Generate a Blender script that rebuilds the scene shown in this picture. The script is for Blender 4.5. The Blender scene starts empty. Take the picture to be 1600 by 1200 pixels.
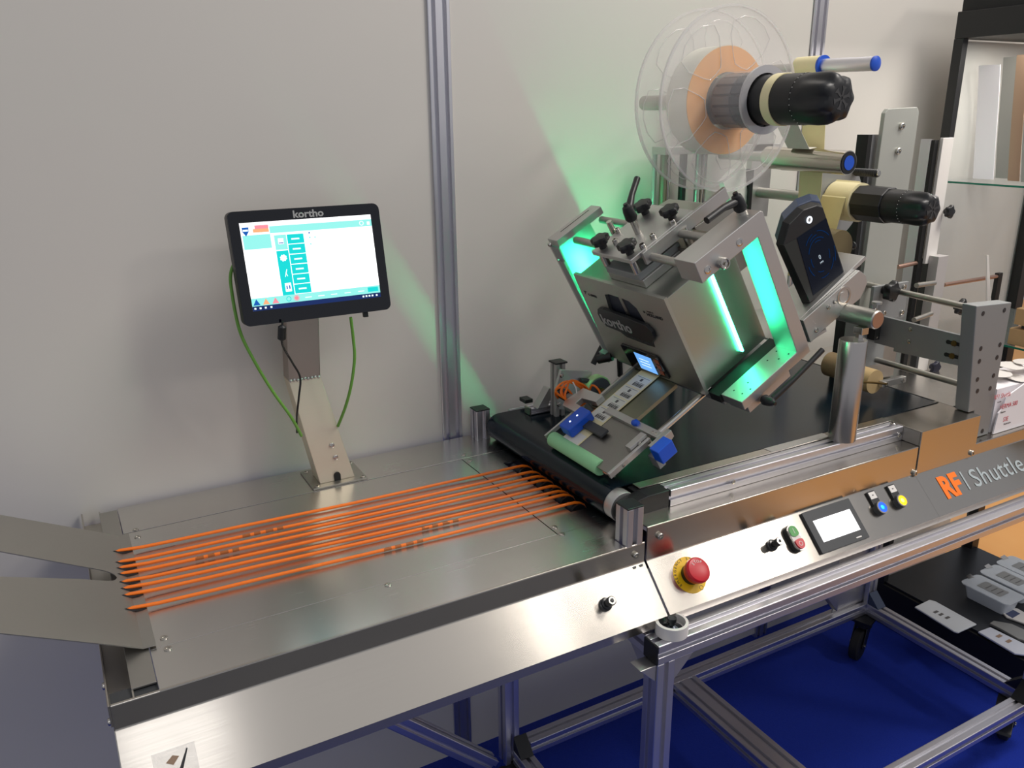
import bpy, math, random
from mathutils import Matrix, Vector
random.seed(7)
C = bpy.context.scene.collection
V = Vector

# ------------------------------------------------------------------ camera
ROT = ((0.873689, -0.486391, -0.009519), (-0.158371, -0.265866, -0.950912), (0.459984, 0.832309, -0.309315))
FPX = 1297.557
CAMPOS = V((0, 0, 1.75))
cd = bpy.data.cameras.new('camera')
cam = bpy.data.objects.new('camera', cd); C.objects.link(cam)
cd.sensor_width = 36.0
cd.lens = 36.0 * FPX / 1600.0
cd.clip_start = 0.02
Mr = Matrix(ROT)
cam.matrix_world = Matrix.Translation(CAMPOS) @ Matrix((Mr[0], -Mr[1], -Mr[2])).transposed().to_4x4()
bpy.context.scene.camera = cam

# ------------------------------------------------------------------ world, lights, exposure
sc = bpy.context.scene
sc.view_settings.view_transform = 'Standard'
sc.view_settings.look = 'None'
sc.view_settings.gamma = 1.0
sc.view_settings.use_curve_mapping = False
sc.view_settings.exposure = 0.0
w = bpy.data.worlds.new('hall'); sc.world = w; w.use_nodes = True
bg = w.node_tree.nodes['Background']
bg.inputs[0].default_value = (0.76, 0.78, 0.86, 1); bg.inputs[1].default_value = 0.46


def area(name, loc, target, size, power, col, sizey=None):
    l = bpy.data.lights.new(name, 'AREA'); l.energy = power; l.size = size
    if sizey:
        l.shape = 'RECTANGLE'; l.size_y = sizey
    l.color = col
    o = bpy.data.objects.new(name, l); C.objects.link(o)
    o.location = loc
    o.rotation_euler = (V(target) - V(loc)).to_track_quat('-Z', 'Y').to_euler()
    return o


area('hall_lamps_and_fill', (4.52, -1.3, 3.9), (1.3, 1.6, 0.9), 0.45, 27, (1.0, 0.93, 0.86), 0.5)
area('hall_lamps_and_fill', (3.36, -1.3, 3.9), (1.0, 1.6, 0.9), 0.12, 3.4, (1.0, 0.95, 0.9), 0.5)
area('hall_lamps_and_fill', (2.62, -1.3, 3.9), (0.8, 1.6, 0.9), 0.09, 2.2, (1.0, 0.95, 0.9), 0.5)
area('hall_lamps_and_fill', (0.15, -1.3, 3.9), (0.2, 1.6, 0.9), 0.6, 4, (0.98, 0.97, 1.0), 0.6)
area('hall_lamps_and_fill', (3.0, 0.3, 4.6), (1.2, 1.9, 1.4), 1.2, 102, (1.0, 0.94, 0.88))  # fill added to brighten the wall, set clear of the fascia's reflection
area('fascia_fill', (0.9, -1.7, 4.2), (0.9, -1.7, 0.0), 4.6, 9, (1.0, 0.95, 0.88), 2.2)  # wide dim light added to lift the sloped fascia's base tone


# ------------------------------------------------------------------ materials
def lin(c):
    return tuple(((v / 255.0) / 12.92 if v <= 10 else (((v / 255.0) + 0.055) / 1.055) ** 2.4) for v in c) + (1.0,)


def mat(name, rgb, rough=0.5, metal=0.0, emit=None, es=0.0, alpha=1.0, spec=None, coat=0.0, trans=0.0):
    m = bpy.data.materials.new(name); m.use_nodes = True
    b = m.node_tree.nodes['Principled BSDF']
    b.inputs['Base Color'].default_value = lin(rgb)
    b.inputs['Roughness'].default_value = rough
    b.inputs['Metallic'].default_value = metal
    if spec is not None: b.inputs['Specular IOR Level'].default_value = spec
    if coat: b.inputs['Coat Weight'].default_value = coat; b.inputs['Coat Roughness'].default_value = 0.08
    if trans: b.inputs['Transmission Weight'].default_value = trans
    if emit is not None:
        b.inputs['Emission Color'].default_value = emit if len(emit) == 4 else tuple(emit) + (1,)
        b.inputs['Emission Strength'].default_value = es
    if alpha < 1: b.inputs['Alpha'].default_value = alpha
    return m


def brushed(name, rgb, rough=0.3, scale=(3, 400, 400), bump=0.03, var=0.12, mottled=0.08, aniso=0.0, tang=(0, 0.7, 0.7)):
    """stainless steel with a brushed grain (procedural)"""
    m = mat(name, rgb, rough, 1.0)
    nt = m.node_tree; b = nt.nodes['Principled BSDF']
    tc = nt.nodes.new('ShaderNodeTexCoord')
    mp = nt.nodes.new('ShaderNodeMapping'); mp.inputs['Scale'].default_value = scale
    n = nt.nodes.new('ShaderNodeTexNoise'); n.inputs['Scale'].default_value = 1.0; n.inputs['Detail'].default_value = 3
    nt.links.new(tc.outputs['Object'], mp.inputs['Vector']); nt.links.new(mp.outputs[0], n.inputs['Vector'])
    n2 = nt.nodes.new('ShaderNodeTexNoise'); n2.inputs['Scale'].default_value = 9; n2.inputs['Detail'].default_value = 4
    nt.links.new(tc.outputs['Object'], n2.inputs['Vector'])
    mr = nt.nodes.new('ShaderNodeMapRange'); mr.inputs['To Min'].default_value = rough - var * 0.5; mr.inputs['To Max'].default_value = rough + var * 0.5
    ad = nt.nodes.new('ShaderNodeMath'); ad.operation = 'MULTIPLY_ADD'; ad.inputs[1].default_value = mottled; 
    nt.links.new(n.outputs['Fac'], mr.inputs['Value'])
    nt.links.new(n2.outputs['Fac'], ad.inputs[0]); nt.links.new(mr.outputs[0], ad.inputs[2])
    nt.links.new(ad.outputs[0], b.inputs['Roughness'])
    bp = nt.nodes.new('ShaderNodeBump'); bp.inputs['Strength'].default_value = bump; bp.inputs['Distance'].default_value = 0.001
    nt.links.new(n.outputs['Fac'], bp.inputs['Height']); nt.links.new(bp.outputs[0], b.inputs['Normal'])
    if aniso:
        b.inputs['Anisotropic'].default_value = aniso
        cx = nt.nodes.new('ShaderNodeCombineXYZ')
        for i_ in range(3): cx.inputs[i_].default_value = tang[i_]
        nt.links.new(cx.outputs[0], b.inputs['Tangent'])
    return m


def noisy(name, rgb, rgb2, scale=300, rough=0.8, bump=0.3, dist=0.002, detail=4):
    m = mat(name, rgb, rough)
    nt = m.node_tree; b = nt.nodes['Principled BSDF']
    tc = nt.nodes.new('ShaderNodeTexCoord')
    n = nt.nodes.new('ShaderNodeTexNoise'); n.inputs['Scale'].default_value = scale; n.inputs['Detail'].default_value = detail
    nt.links.new(tc.outputs['Object'], n.inputs['Vector'])
    mx = nt.nodes.new('ShaderNodeMix'); mx.data_type = 'RGBA'
    mx.inputs[6].default_value = lin(rgb); mx.inputs[7].default_value = lin(rgb2)
    nt.links.new(n.outputs['Fac'], mx.inputs[0]); nt.links.new(mx.outputs[2], b.inputs['Base Color'])
    bp = nt.nodes.new('ShaderNodeBump'); bp.inputs['Strength'].default_value = bump; bp.inputs['Distance'].default_value = dist
    nt.links.new(n.outputs['Fac'], bp.inputs['Height']); nt.links.new(bp.outputs[0], b.inputs['Normal'])
    return m


steel = brushed('brushed_steel', (196, 190, 180), 0.19, var=0.05, mottled=0.05, bump=0.006, aniso=0.75)
steel_deck = brushed('deck_steel', (212, 209, 204), 0.22, var=0.06, mottled=0.07, bump=0.006, aniso=0.6)
steel_y = brushed('brushed_steel_cross', (198, 194, 186), 0.3, scale=(400, 3, 400))
steel_dull = brushed('dull_steel', (178, 175, 168), 0.4, var=0.1)
chrome = mat('polished_steel', (205, 200, 192), 0.14, 1.0)
bolt_m = mat('bolt_steel', (200, 196, 188), 0.2, 1.0)
alu = brushed('anodised_aluminium', (214, 213, 218), 0.36, bump=0.01, var=0.05)
alu_mill = brushed('milled_aluminium', (200, 199, 196), 0.42, bump=0.02, var=0.06)
alu_matt = mat('matt_grey_aluminium', (150, 152, 152), 0.55, 0.55)
black = mat('black_plastic', (22, 23, 24), 0.42)
black_matt = mat('black_matt', (16, 17, 18), 0.6)
black_gloss = mat('black_gloss', (6, 8, 16), 0.06, 0.0, coat=0.3)
rubber = mat('black_rubber', (20, 20, 22), 0.7)
belt_m = mat('dark_green_belt', (9, 24, 33), 0.2, spec=0.34)
orange = noisy('orange_urethane', (255, 132, 34), (246, 116, 22), 90, 0.35, 0.02)
green_foam = noisy('green_foam', (156, 216, 162), (148, 208, 154), 500, 0.85, 0.2)
blue_pl = mat('blue_plastic', (24, 84, 200), 0.35)
cream = mat('cream_liner', (238, 226, 178), 0.45)
cream_t = mat('cream_liner_web', (232, 220, 168), 0.4, alpha=0.9)
white_pl = mat('white_plastic', (226, 222, 216), 0.4)
white_paper = noisy('label_paper', (232, 230, 218), (226, 224, 212), 60, 0.5, 0.02)
ink = mat('black_ink', (34, 34, 36), 0.5)
ink_soft = mat('grey_ink', (96, 94, 92), 0.5)
clear = mat('clear_plastic', (236, 232, 226), 0.07, alpha=0.22, spec=0.9)
clear_rib = mat('clear_plastic_edge', (236, 234, 230), 0.1, alpha=0.34, spec=0.9)
clear_hub = mat('clear_hub', (214, 214, 214), 0.1, alpha=0.22, spec=0.9)
roll_side = mat('orange_roll_side', (255, 180, 66), 0.6)
roll_paper = noisy('roll_paper', (236, 234, 222), (228, 226, 200), 14, 0.5, 0.02)
cable_g = mat('green_cable', (104, 158, 62), 0.45)
wall_m = noisy('wall_panel', (208, 204, 196), (204, 200, 193), 3, 0.38, 0.0)
carpet = noisy('blue_carpet', (8, 50, 176), (4, 40, 150), 420, 0.95, 0.8, 0.004)
wood_floor = noisy('orange_wood', (252, 186, 108), (246, 172, 94), 7, 0.55, 0.05)
red_pl = mat('red_plastic', (198, 20, 36), 0.3)
yellow_pl = mat('yellow_plate', (240, 190, 10), 0.45)
green_pl = mat('green_button', (84, 160, 84), 0.4)
panel_grey = mat('grey_overlay', (92, 90, 88), 0.4, 0.25)
dark_grey = mat('dark_grey_plastic', (58, 60, 62), 0.45)
screen_white = mat('white_screen', (255, 255, 255), 0.4, emit=(1, 1, 1), es=1.3)
scr_main = mat('monitor_screen_white', (255, 255, 255), 0.3, emit=(1, 1, 1), es=1.05)
scr_teal = mat('monitor_screen_teal', (0, 40, 40), 0.3, emit=(0.0, 0.72, 0.70), es=1.0)
scr_mint = mat('monitor_screen_mint', (0, 40, 40), 0.3, emit=(0.32, 0.93, 0.86), es=1.0)
scr_navy = mat('monitor_taskbar', (2, 4, 20), 0.2, emit=(0.003, 0.02, 0.12), es=1.0)
scr_blue = mat('screen_icon_blue', (0, 30, 90), 0.3, emit=(0.0, 0.10, 0.42), es=1.0)
scr_pink = mat('screen_icon_pink', (90, 30, 40), 0.3, emit=(0.95, 0.30, 0.36), es=1.0)
scr_orange = mat('screen_icon_orange', (90, 50, 10), 0.3, emit=(0.95, 0.45, 0.22), es=1.0)
scr_pale = mat('screen_icon_pale', (200, 200, 200), 0.3, emit=(0.75, 0.97, 0.95), es=1.0)
scr_sky = mat('small_display_blue', (20, 60, 160), 0.3, emit=(0.17, 0.45, 0.93), es=1.0)
led_green = mat('green_led', (120, 255, 160), 0.4, emit=(0.03, 1.0, 0.40), es=40.0)
led_green2 = mat('green_led_rear', (120, 255, 160), 0.4, emit=(0.03, 1.0, 0.40), es=280.0)
led_blue = mat('blue_lamp_lens', (0, 40, 220), 0.3, emit=(0.0, 0.14, 0.95), es=1.0)
led_cyan = mat('cyan_lamp_core', (0, 120, 240), 0.3, emit=(0.02, 0.62, 1.0), es=1.3)
led_yellow = mat('yellow_lamp_lens', (250, 190, 0), 0.3, emit=(1.0, 0.62, 0.0), es=1.0)
led_yellow_core = mat('yellow_lamp_core', (255, 230, 90), 0.3, emit=(1.0, 0.9, 0.25), es=1.3)
led_white = mat('white_ring_led', (255, 255, 255), 0.3, emit=(0.75, 0.85, 1.0), es=2.0)
disp_dark = mat('dark_display', (5, 8, 16), 0.35, emit=(0.001, 0.003, 0.008), es=1.0, spec=0.12)
disp_blue = mat('dark_display_glow', (2, 6, 20), 0.9, emit=(0.003, 0.022, 0.085), es=1.0, spec=0.0)
disp_txt = mat('dark_display_text', (150, 160, 170), 0.3, emit=(0.35, 0.42, 0.46), es=1.0)
logo_grey = mat('logo_grey', (172, 172, 170), 0.4, 0.3)
logo_orange = mat('logo_orange', (255, 122, 0), 0.4)
logo_pale = mat('logo_pale_blue_grey', (168, 178, 180), 0.4)
logo_dark = mat('logo_badge_dark', (34, 36, 38), 0.35)
red_ink = mat('red_ink', (214, 96, 104), 0.5)
card_m = mat('white_card', (244, 240, 242), 0.35)
glass_m = mat('shelf_glass', (210, 222, 216), 0.05, alpha=0.14, spec=0.6)
glass_edge = mat('shelf_glass_edge', (20, 110, 88), 0.2)
tray_m = mat('frosted_tray', (238, 244, 250), 0.25, alpha=0.78, spec=0.8)
film_m = mat('pale_film', (216, 220, 222), 0.3)
tan_wood = noisy('tan_wood', (188, 156, 112), (170, 136, 92), 24, 0.6, 0.05)
tan_rubber = mat('tan_rubber', (196, 168, 120), 0.6)
brown_card = mat('brown_carton', (150, 124, 102), 0.6)
pewter = mat('pewter_sheet', (150, 150, 146), 0.4, 0.4)
brass = mat('brass', (120, 96, 52), 0.4, 0.8)
navy_pl = mat('navy_housing', (52, 66, 92), 0.4)
olive = brushed('olive_grey_plate', (150, 150, 130), 0.4)


# ------------------------------------------------------------------ geometry helpers
def frame(o, x, y, z):
    x, y, z = V(x), V(y), V(z)
    return Matrix(((x.x, y.x, z.x, o[0]), (x.y, y.y, z.y, o[1]), (x.z, y.z, z.z, o[2]), (0, 0, 0, 1)))


I4 = Matrix.Identity(4)
c30, s30 = math.cos(math.radians(30)), 0.5
LF = frame((1.2, 0, 1.2), (c30, 0, s30), (0, 1, 0), (-s30, 0, c30))          # tilted labeller: a, y, b


def resized(F, k, o):
    """the tilted frame at another origin and size (smaller head standing nearer the front)"""
    return Matrix.Translation(o) @ F.to_3x3().to_4x4() @ Matrix.Scale(k, 4)


LP = resized(LF, 0.943, (1.1316, 0.0, 1.2314))
LR = resized(LF, 1.0267, (1.2320, 0.0, 1.1853))
k45 = math.sqrt(0.5)
PF = frame((0, 1.216, 0.855), (1, 0, 0), (0, k45, k45), (0, -k45, k45))       # sloped console: x, up-slope, out


def basis(d, up=(0, 0, 1)):
    d = V(d).normalized()
    u = V(up)
    if abs(d.dot(u)) > 0.98: u = V((1, 0, 0))
    x = u.cross(d).normalized(); y = d.cross(x).normalized()
    return x, y, d


class MB:
    def __init__(s, T=I4):
        s.v = []; s.f = []; s.T = T

    def add(s, vs, fs):
        n = len(s.v)
        s.v += [s.T @ V(p) for p in vs]
        s.f += [tuple(i + n for i in f) for f in fs]
        return s

    def box(s, x0, x1, y0, y1, z0, z1):
        vs = [(x, y, z) for z in (z0, z1) for y in (y0, y1) for x in (x0, x1)]
        return s.add(vs, [(0, 2, 3, 1), (4, 5, 7, 6), (0, 1, 5, 4), (2, 6, 7, 3), (0, 4, 6, 2), (1, 3, 7, 5)])

    def loft(s, rings, cap=True, closed=False):
        n = len(rings[0]); vs = [p for r in rings for p in r]; fs = []
        m = len(rings)
        for i in range(m if closed else m - 1):
            a, b = i * n, ((i + 1) % m) * n
            for j in range(n):
                k = (j + 1) % n
                fs.append((a + j, a + k, b + k, b + j))
        if cap and not closed:
            fs.append(tuple(range(n - 1, -1, -1))); fs.append(tuple(range((m - 1) * n, m * n)))
        return s.add(vs, fs)

    def prism(s, poly, d0, d1, axes='xyz'):
        """extrude a 2D polygon; axes gives which coordinates the polygon uses, last is the extrusion"""
        ix = {'x': 0, 'y': 1, 'z': 2}
        def mk(p, d):
            q = [0, 0, 0]; q[ix[axes[0]]] = p[0]; q[ix[axes[1]]] = p[1]; q[ix[axes[2]]] = d
            return tuple(q)
        return s.loft([[mk(p, d0) for p in poly], [mk(p, d1) for p in poly]])

    def cyl(s, p0, p1, r, n=24, r1=None):
        p0, p1 = V(p0), V(p1); x, y, d = basis(p1 - p0)
        r1 = r if r1 is None else r1
        def ring(p, q): return [p + (x * math.cos(t) + y * math.sin(t)) * q for t in (2 * math.pi * i / n for i in range(n))]
        return s.loft([ring(p0, r), ring(p1, r1)])

    def lathe(s, p0, d, prof, n=32, cap=True):
        """prof: list of (distance along d, radius)"""
        p0 = V(p0); x, y, d = basis(d)
        rings = [[p0 + d * t + (x * math.cos(a) + y * math.sin(a)) * max(r, 1e-5) for a in (2 * math.pi * i / n for i in range(n))] for t, r in prof]
        return s.loft(rings, cap)

    def tube(s, pts, r, n=10):
        pts = [V(p) for p in pts]; rings = []; ref = None
        for i, p in enumerate(pts):
            d = (pts[min(i + 1, len(pts) - 1)] - pts[max(i - 1, 0)]).normalized()
            if ref is None: ref = basis(d)[0]
            x = (ref - d * ref.dot(d)).normalized(); ref = x; y = d.cross(x)
            rr = r[i] if isinstance(r, (list, tuple)) else r
            rings.append([p + (x * math.cos(a) + y * math.sin(a)) * rr for a in (2 * math.pi * k / n for k in range(n))])
        return s.loft(rings)

    def ring(s, c, d, r0, r1, h, n=40):
        """flat annulus with thickness h along d"""
        c = V(c); x, y, d = basis(d)
        def rg(r, t): return [c + d * t + (x * math.cos(a) + y * math.sin(a)) * r for a in (2 * math.pi * k / n for k in range(n))]
        return s.loft([rg(r0, 0), rg(r1, 0), rg(r1, h), rg(r0, h)], closed=True)

    def extr(s, p0, p1, w, h, up=(0, 0, 1), sw=0.011, sd=0.009, nx=1, ny=1):
        """slotted aluminium profile w wide (side) and h high (up)"""
        p0, p1 = V(p0), V(p1)
        x, y, d = basis(p1 - p0, up)
        b = 0.0015
        def side(L, n, depth=sd):
            out = [(-L / 2 + b, 0)]
            for i in range(n):
                c = -L / 2 + L * (i + 0.5) / n
                out += [(c - sw / 2, 0), (c - sw / 2, depth), (c + sw / 2, depth), (c + sw / 2, 0)]
            out.append((L / 2 - b, 0))
            return out
        poly = []
        poly += [(t, -h / 2 + q) for t, q in side(w, nx)]
        poly += [(w / 2 - q, t) for t, q in side(h, ny)]
        poly += [(-t, h / 2 - q) for t, q in side(w, nx)]
        poly += [(-w / 2 + q, -t) for t, q in side(h, ny)]
        return s.loft([[p0 + x * a + y * c for a, c in poly], [p1 + x * a + y * c for a, c in poly]])

    def sphere(s, c, r, n=16, m=10):
        c = V(c); rings = []
        for i in range(1, m):
            t = math.pi * i / m
            rings.append([c + V((math.sin(t) * math.cos(a), math.sin(t) * math.sin(a), -math.cos(t))) * r for a in (2 * math.pi * k / n for k in range(n))])
        return s.loft(rings)

    def build(s, name, m, parent=None, smooth=False, bevel=0, seg=2):
        c = sum(s.v, V()) / max(1, len(s.v))
        me = bpy.data.meshes.new(name)
        me.from_pydata([tuple(p - c) for p in s.v], [], s.f); me.validate()
        import bmesh
        bm = bmesh.new(); bm.from_mesh(me); bmesh.ops.recalc_face_normals(bm, faces=bm.faces); bm.to_mesh(me); bm.free()
        if smooth:
            for p in me.polygons: p.use_smooth = True
            me.set_sharp_from_angle(angle=math.radians(38))
        me.materials.append(m)
        return link(name, me, c, parent, bevel, seg)


WL = {}


def link(name, me, c, parent=None, bevel=0, seg=2):
    o = bpy.data.objects.new(name, me); C.objects.link(o)
    WL[o.name] = V(c)
    if parent:
        o.parent = parent; o.location = V(c) - WL[parent.name]
    else:
        o.location = c
    if bevel:
        b = o.modifiers.new('bevel', 'BEVEL'); b.width = bevel; b.segments = seg; b.limit_method = 'ANGLE'; b.angle_limit = math.radians(40)
    return o


def tag(o, label, cat, group=None):
    o['label'] = label; o['category'] = cat
    if group: o['group'] = group
    return o


def thing(name, loc, label, cat, group=None):
    o = bpy.data.objects.new(name, None); C.objects.link(o); o.location = loc; o.empty_display_size = 0.05
    WL[o.name] = V(loc)
    return tag(o, label, cat, group)


def struct(o):
    o['kind'] = 'structure'; return o


def text(body, T, size, m, parent, name='lettering', thick=0.0004, bold=0.0, space=1.0, sx=1.0, align='LEFT'):
    cu = bpy.data.curves.new('t', 'FONT'); cu.body = body; cu.size = size; cu.extrude = thick / 2
    cu.offset = bold; cu.space_character = space; cu.align_x = align; cu.resolution_u = 3
    tmp = bpy.data.objects.new('t', cu); C.objects.link(tmp)
    dg = bpy.context.evaluated_depsgraph_get()
    me = bpy.data.meshes.new_from_object(tmp.evaluated_get(dg))
    bpy.data.objects.remove(tmp)
    for v in me.vertices:
        v.co = T @ V((v.co.x * sx, v.co.y, v.co.z))
    c = sum((v.co for v in me.vertices), V()) / max(1, len(me.vertices))
    for v in me.vertices: v.co -= c
    me.materials.clear(); me.materials.append(m)
    me.name = name
    return link(name, me, c, parent)


def bolt(parent, p, d, r=0.006, h=0.005, m=None, name='screw', T=I4):
    """socket-head screw: ring head with a dark hex recess"""
    p = T @ V(p); d = (T.to_3x3() @ V(d)).normalized()
    o = MB().lathe(p, d, [(0, r), (h * 0.75, r), (h, r * 0.8), (h, r * 0.48), (h * 0.4, r * 0.45)], 14).build(name, m or bolt_m, parent, smooth=True)
    return o


def screws(parent, pts, d, r=0.006, h=0.003, name='screw', T=I4):
    for p in pts: bolt(parent, p, d, r, h, name=name, T=T)


def arc(c, r, a0, a1, n=8):
    return [(c[0] + r * math.cos(math.radians(a0 + (a1 - a0) * i / n)), c[1] + r * math.sin(math.radians(a0 + (a1 - a0) * i / n))) for i in range(n + 1)]


def rrect(x0, x1, y0, y1, r, n=5):
    return arc((x1 - r, y0 + r), r, -90, 0, n) + arc((x1 - r, y1 - r), r, 0, 90, n) + arc((x0 + r, y1 - r), r, 90, 180, n) + arc((x0 + r, y0 + r), r, 180, 270, n)

# ================================================================== SETTING
FZ = -0.185
WY = 1.96
struct(MB().box(-3.5, 2.98, 0.45, WY + 0.1, FZ - 0.05, FZ).build('floor', carpet))
struct(MB().box(-3.5, 2.98, -3.5, 0.45, FZ - 0.05, FZ - 0.001).build('floor_front', noisy('grey_aisle_carpet', (94, 96, 104), (84, 86, 94), 380, 0.95, 0.6, 0.003)))
struct(MB().box(2.98, 9.0, -3.5, 7.5, FZ - 0.05, FZ).build('floor_right', wood_floor))
wall = bpy.data.objects.new('wall_back', None); C.objects.link(wall); wall.location = (1, WY, FZ); WL[wall.name] = V((1, WY, FZ)); wall['kind'] = 'structure'
for x0, x1 in ((-3.5, 0.864), (0.920, 2.143), (2.202, 3.30)):
    MB().box(x0, x1, WY, WY + 0.03, FZ + 0.015, 3.2).build('panel', wall_m, wall, bevel=0.001)
for x in (0.892, 2.173):
    struct(MB().extr((x, WY + 0.018, FZ + 0.0), (x, WY + 0.018, 3.2), 0.058, 0.05, up=(0, 1, 0), sw=0.011, sd=0.012, nx=2).build('trim_%d' % (1 if x < 1 else 2), alu))

# ================================================================== MACHINE STAND (aluminium profile frame)
st = thing('machine_stand', (1.7, 1.4, FZ), 'slotted aluminium profile frame on black castors carrying the whole labelling machine', 'frame')
for y in (1.1125, 1.7225):
    MB().extr((0.93, y, 0.719), (2.60, y, 0.719), 0.045, 0.045).build('upper_rail', alu, st, bevel=0.0009)
MB().box(0.9262, 0.93, 1.0905, 1.1345, 0.697, 0.741).build('end_cap', black, st, bevel=0.002)
for x, y in ((0.952, 1.1125), (0.930, 1.7225), (2.4525, 1.1125), (2.4525, 1.7225)):
    MB().extr((x, y, -0.03), (x, y, 0.6965), 0.045, 0.045, up=(0, 1, 0)).build('leg', alu, st, bevel=0.0009)
for y in (1.1125, 1.7225):
    MB().extr((0.99, y, -0.0075), (2.43, y, -0.0075), 0.045, 0.045).build('lower_rail', alu, st, bevel=0.0009)
MB().extr((0.9525, 1.135, -0.0075), (0.9525, 1.70, -0.0075), 0.045, 0.045).build('cross_beam', alu, st, bevel=0.0009)
MB().extr((1.5625, 1.135, -0.0075), (1.5625, 1.70, -0.0075), 0.09, 0.045, nx=2).build('cross_beam', alu, st, bevel=0.0009)
MB().extr((2.4525, 1.135, -0.0075), (2.4525, 1.70, -0.0075), 0.045, 0.045).build('cross_beam', alu, st, bevel=0.0009)
MB().extr((0.9525, 1.135, 0.719), (0.9525, 1.70, 0.719), 0.045, 0.045).build('cross_beam', alu, st, bevel=0.0009)
# diagonal brace towards the infeed
MB().extr((0.13, 1.7225, 0.70), (0.87, 1.7225, -0.02), 0.045, 0.045, up=(0, 1, 0)).build('brace', alu, st, bevel=0.0009)


def gusset(p, a, b, w, L, m=alu_mill):
    """triangular angle bracket in corner p between directions a and b, w wide along a x b"""
    p, a, b = V(p), V(a), V(b); n = a.cross(b).normalized()
    g = MB()
    tri = [p, p + a * L, p + b * L]
    g.loft([[q - n * w / 2 for q in tri], [q + n * w / 2 for q in tri]])
    o = g.build('gusset', m, st, bevel=0.0012); return o


gusset((0.9755, 1.1125, 0.696), (1, 0, 0), (0, 0, -1), 0.04, 0.05)
gusset((0.952, 1.136, 0.696), (0, 1, 0), (0, 0, -1), 0.04, 0.05)
gusset((0.929, 1.1125, 0.696), (-1, 0, 0), (0, 0, -1), 0.036, 0.040)
gusset((0.9525, 1.699, 0.0155), (0, -1, 0), (0, 0, 1), 0.042, 0.046, black)
gusset((2.4525, 1.699, 0.0155), (0, -1, 0), (0, 0, 1), 0.042, 0.046, navy_pl)
gusset((2.4525, 1.1355, 0.0155), (0, 1, 0), (0, 0, 1), 0.042, 0.05, black)
gusset((2.4295, 1.1125, 0.0155), (-1, 0, 0), (0, 0, 1), 0.042, 0.05, black)
gusset((2.4295, 1.7225, 0.696), (-1, 0, 0), (0, 0, -1), 0.042, 0.06)
gusset((2.4295, 1.1125, 0.696), (-1, 0, 0), (0, 0, -1), 0.042, 0.06)
# sheet with triangular stiffener seen below the front rail
MB().box(2.27, 2.43, 1.722, 1.726, 0.016, 0.69).build('rear_panel', alu_mill, st, bevel=0.001)
MB().prism([(2.19, 0.13), (2.268, 0.13), (2.268, 0.035)], 1.70, 1.73, 'xzy').build('panel_stiffener', alu_mill, st, bevel=0.001)


def caster(x, y, turn=0, brake=False):
    T = Matrix.Translation((x, y, FZ)) @ Matrix.Rotation(turn, 4, 'Z') @ Matrix.Scale(1.19, 4)
    fork = MB(T).box(-0.03, 0.03, -0.03, 0.03, 0.122, 0.1295).lathe((0, 0, 0.104), (0, 0, 1), [(0, 0.026), (0.018, 0.026)], 20)
    for s in (-1, 1):
        fork.prism([(-0.018, 0.108), (0.022, 0.108), (0.045, 0.05), (0.03, 0.036), (0.014, 0.05)], s * 0.019 - 0.0015, s * 0.019 + 0.0015, 'xzy')
    o = fork.build('caster', black, st, bevel=0.0008)
    MB(T).lathe((0.028, -0.014, 0.05), (0, 1, 0), [(0, 0.03), (0, 0.044), (0.004, 0.05), (0.024, 0.05), (0.028, 0.044), (0.028, 0.03)], 28).build('wheel', rubber, o, smooth=True)
    MB(T).cyl((0.028, -0.024, 0.05), (0.028, 0.024, 0.05), 0.006, 12).build('axle', bolt_m, o, smooth=True)
    if brake:
        MB(T).prism([(-0.03, 0.11), (-0.075, 0.085), (-0.08, 0.078), (-0.06, 0.078), (-0.02, 0.095)], -0.018, 0.018, 'xzy').build('brake_pedal', black, o, bevel=0.002)


caster(2.41, 1.69, math.radians(200))
caster(2.42, 1.15, math.radians(25), True)
caster(0.95, 1.15, 0.2, True)
caster(0.95, 1.69, 2.2)

# ================================================================== INFEED TABLE
inf = thing('infeed_table', (0.5, 1.55, 0.70), 'long brushed steel infeed table with eight orange round drive belts', 'machine table')
Z = 0.9
# deck plates (separate sheets, so the joints show)
MB().box(0.04, 0.985, 1.8052, 1.945, Z - 0.004, Z).build('deck_plate', steel_deck, inf, bevel=0.0006)
MB().box(0.04, 0.8445, 1.3362, 1.8025, Z - 0.004, Z).build('deck_plate', steel_deck, inf, bevel=0.0006)
fp = MB(); fp.box(0.04, 0.935, 1.2165, 1.3352, Z - 0.004, Z).box(0.935, 0.979, 1.258, 1.3352, Z - 0.004, Z); fp.build('deck_plate', steel_deck, inf)
MB().box(0.04, 0.985, 1.801, 1.806, Z - 0.0065, Z - 0.0042).build('joint_shadow_strip', black_matt, inf)
MB().box(0.842, 0.849, 1.3362, 1.8009, Z - 0.0065, Z - 0.0042).build('joint_shadow_strip', black_matt, inf)
MB().box(0.04, 0.985, 1.3335, 1.3361, Z - 0.0065, Z - 0.0042).build('joint_shadow_strip', black_matt, inf)
rp = MB(); rp.box(0.8465, 0.926, 1.3362, 1.8025, Z - 0.004, Z).box(0.926, 0.985, 1.3362, 1.409, Z - 0.004, Z).box(0.926, 0.985, 1.726, 1.8025, Z - 0.004, Z)
rp.build('deck_plate', steel_deck, inf)
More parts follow.
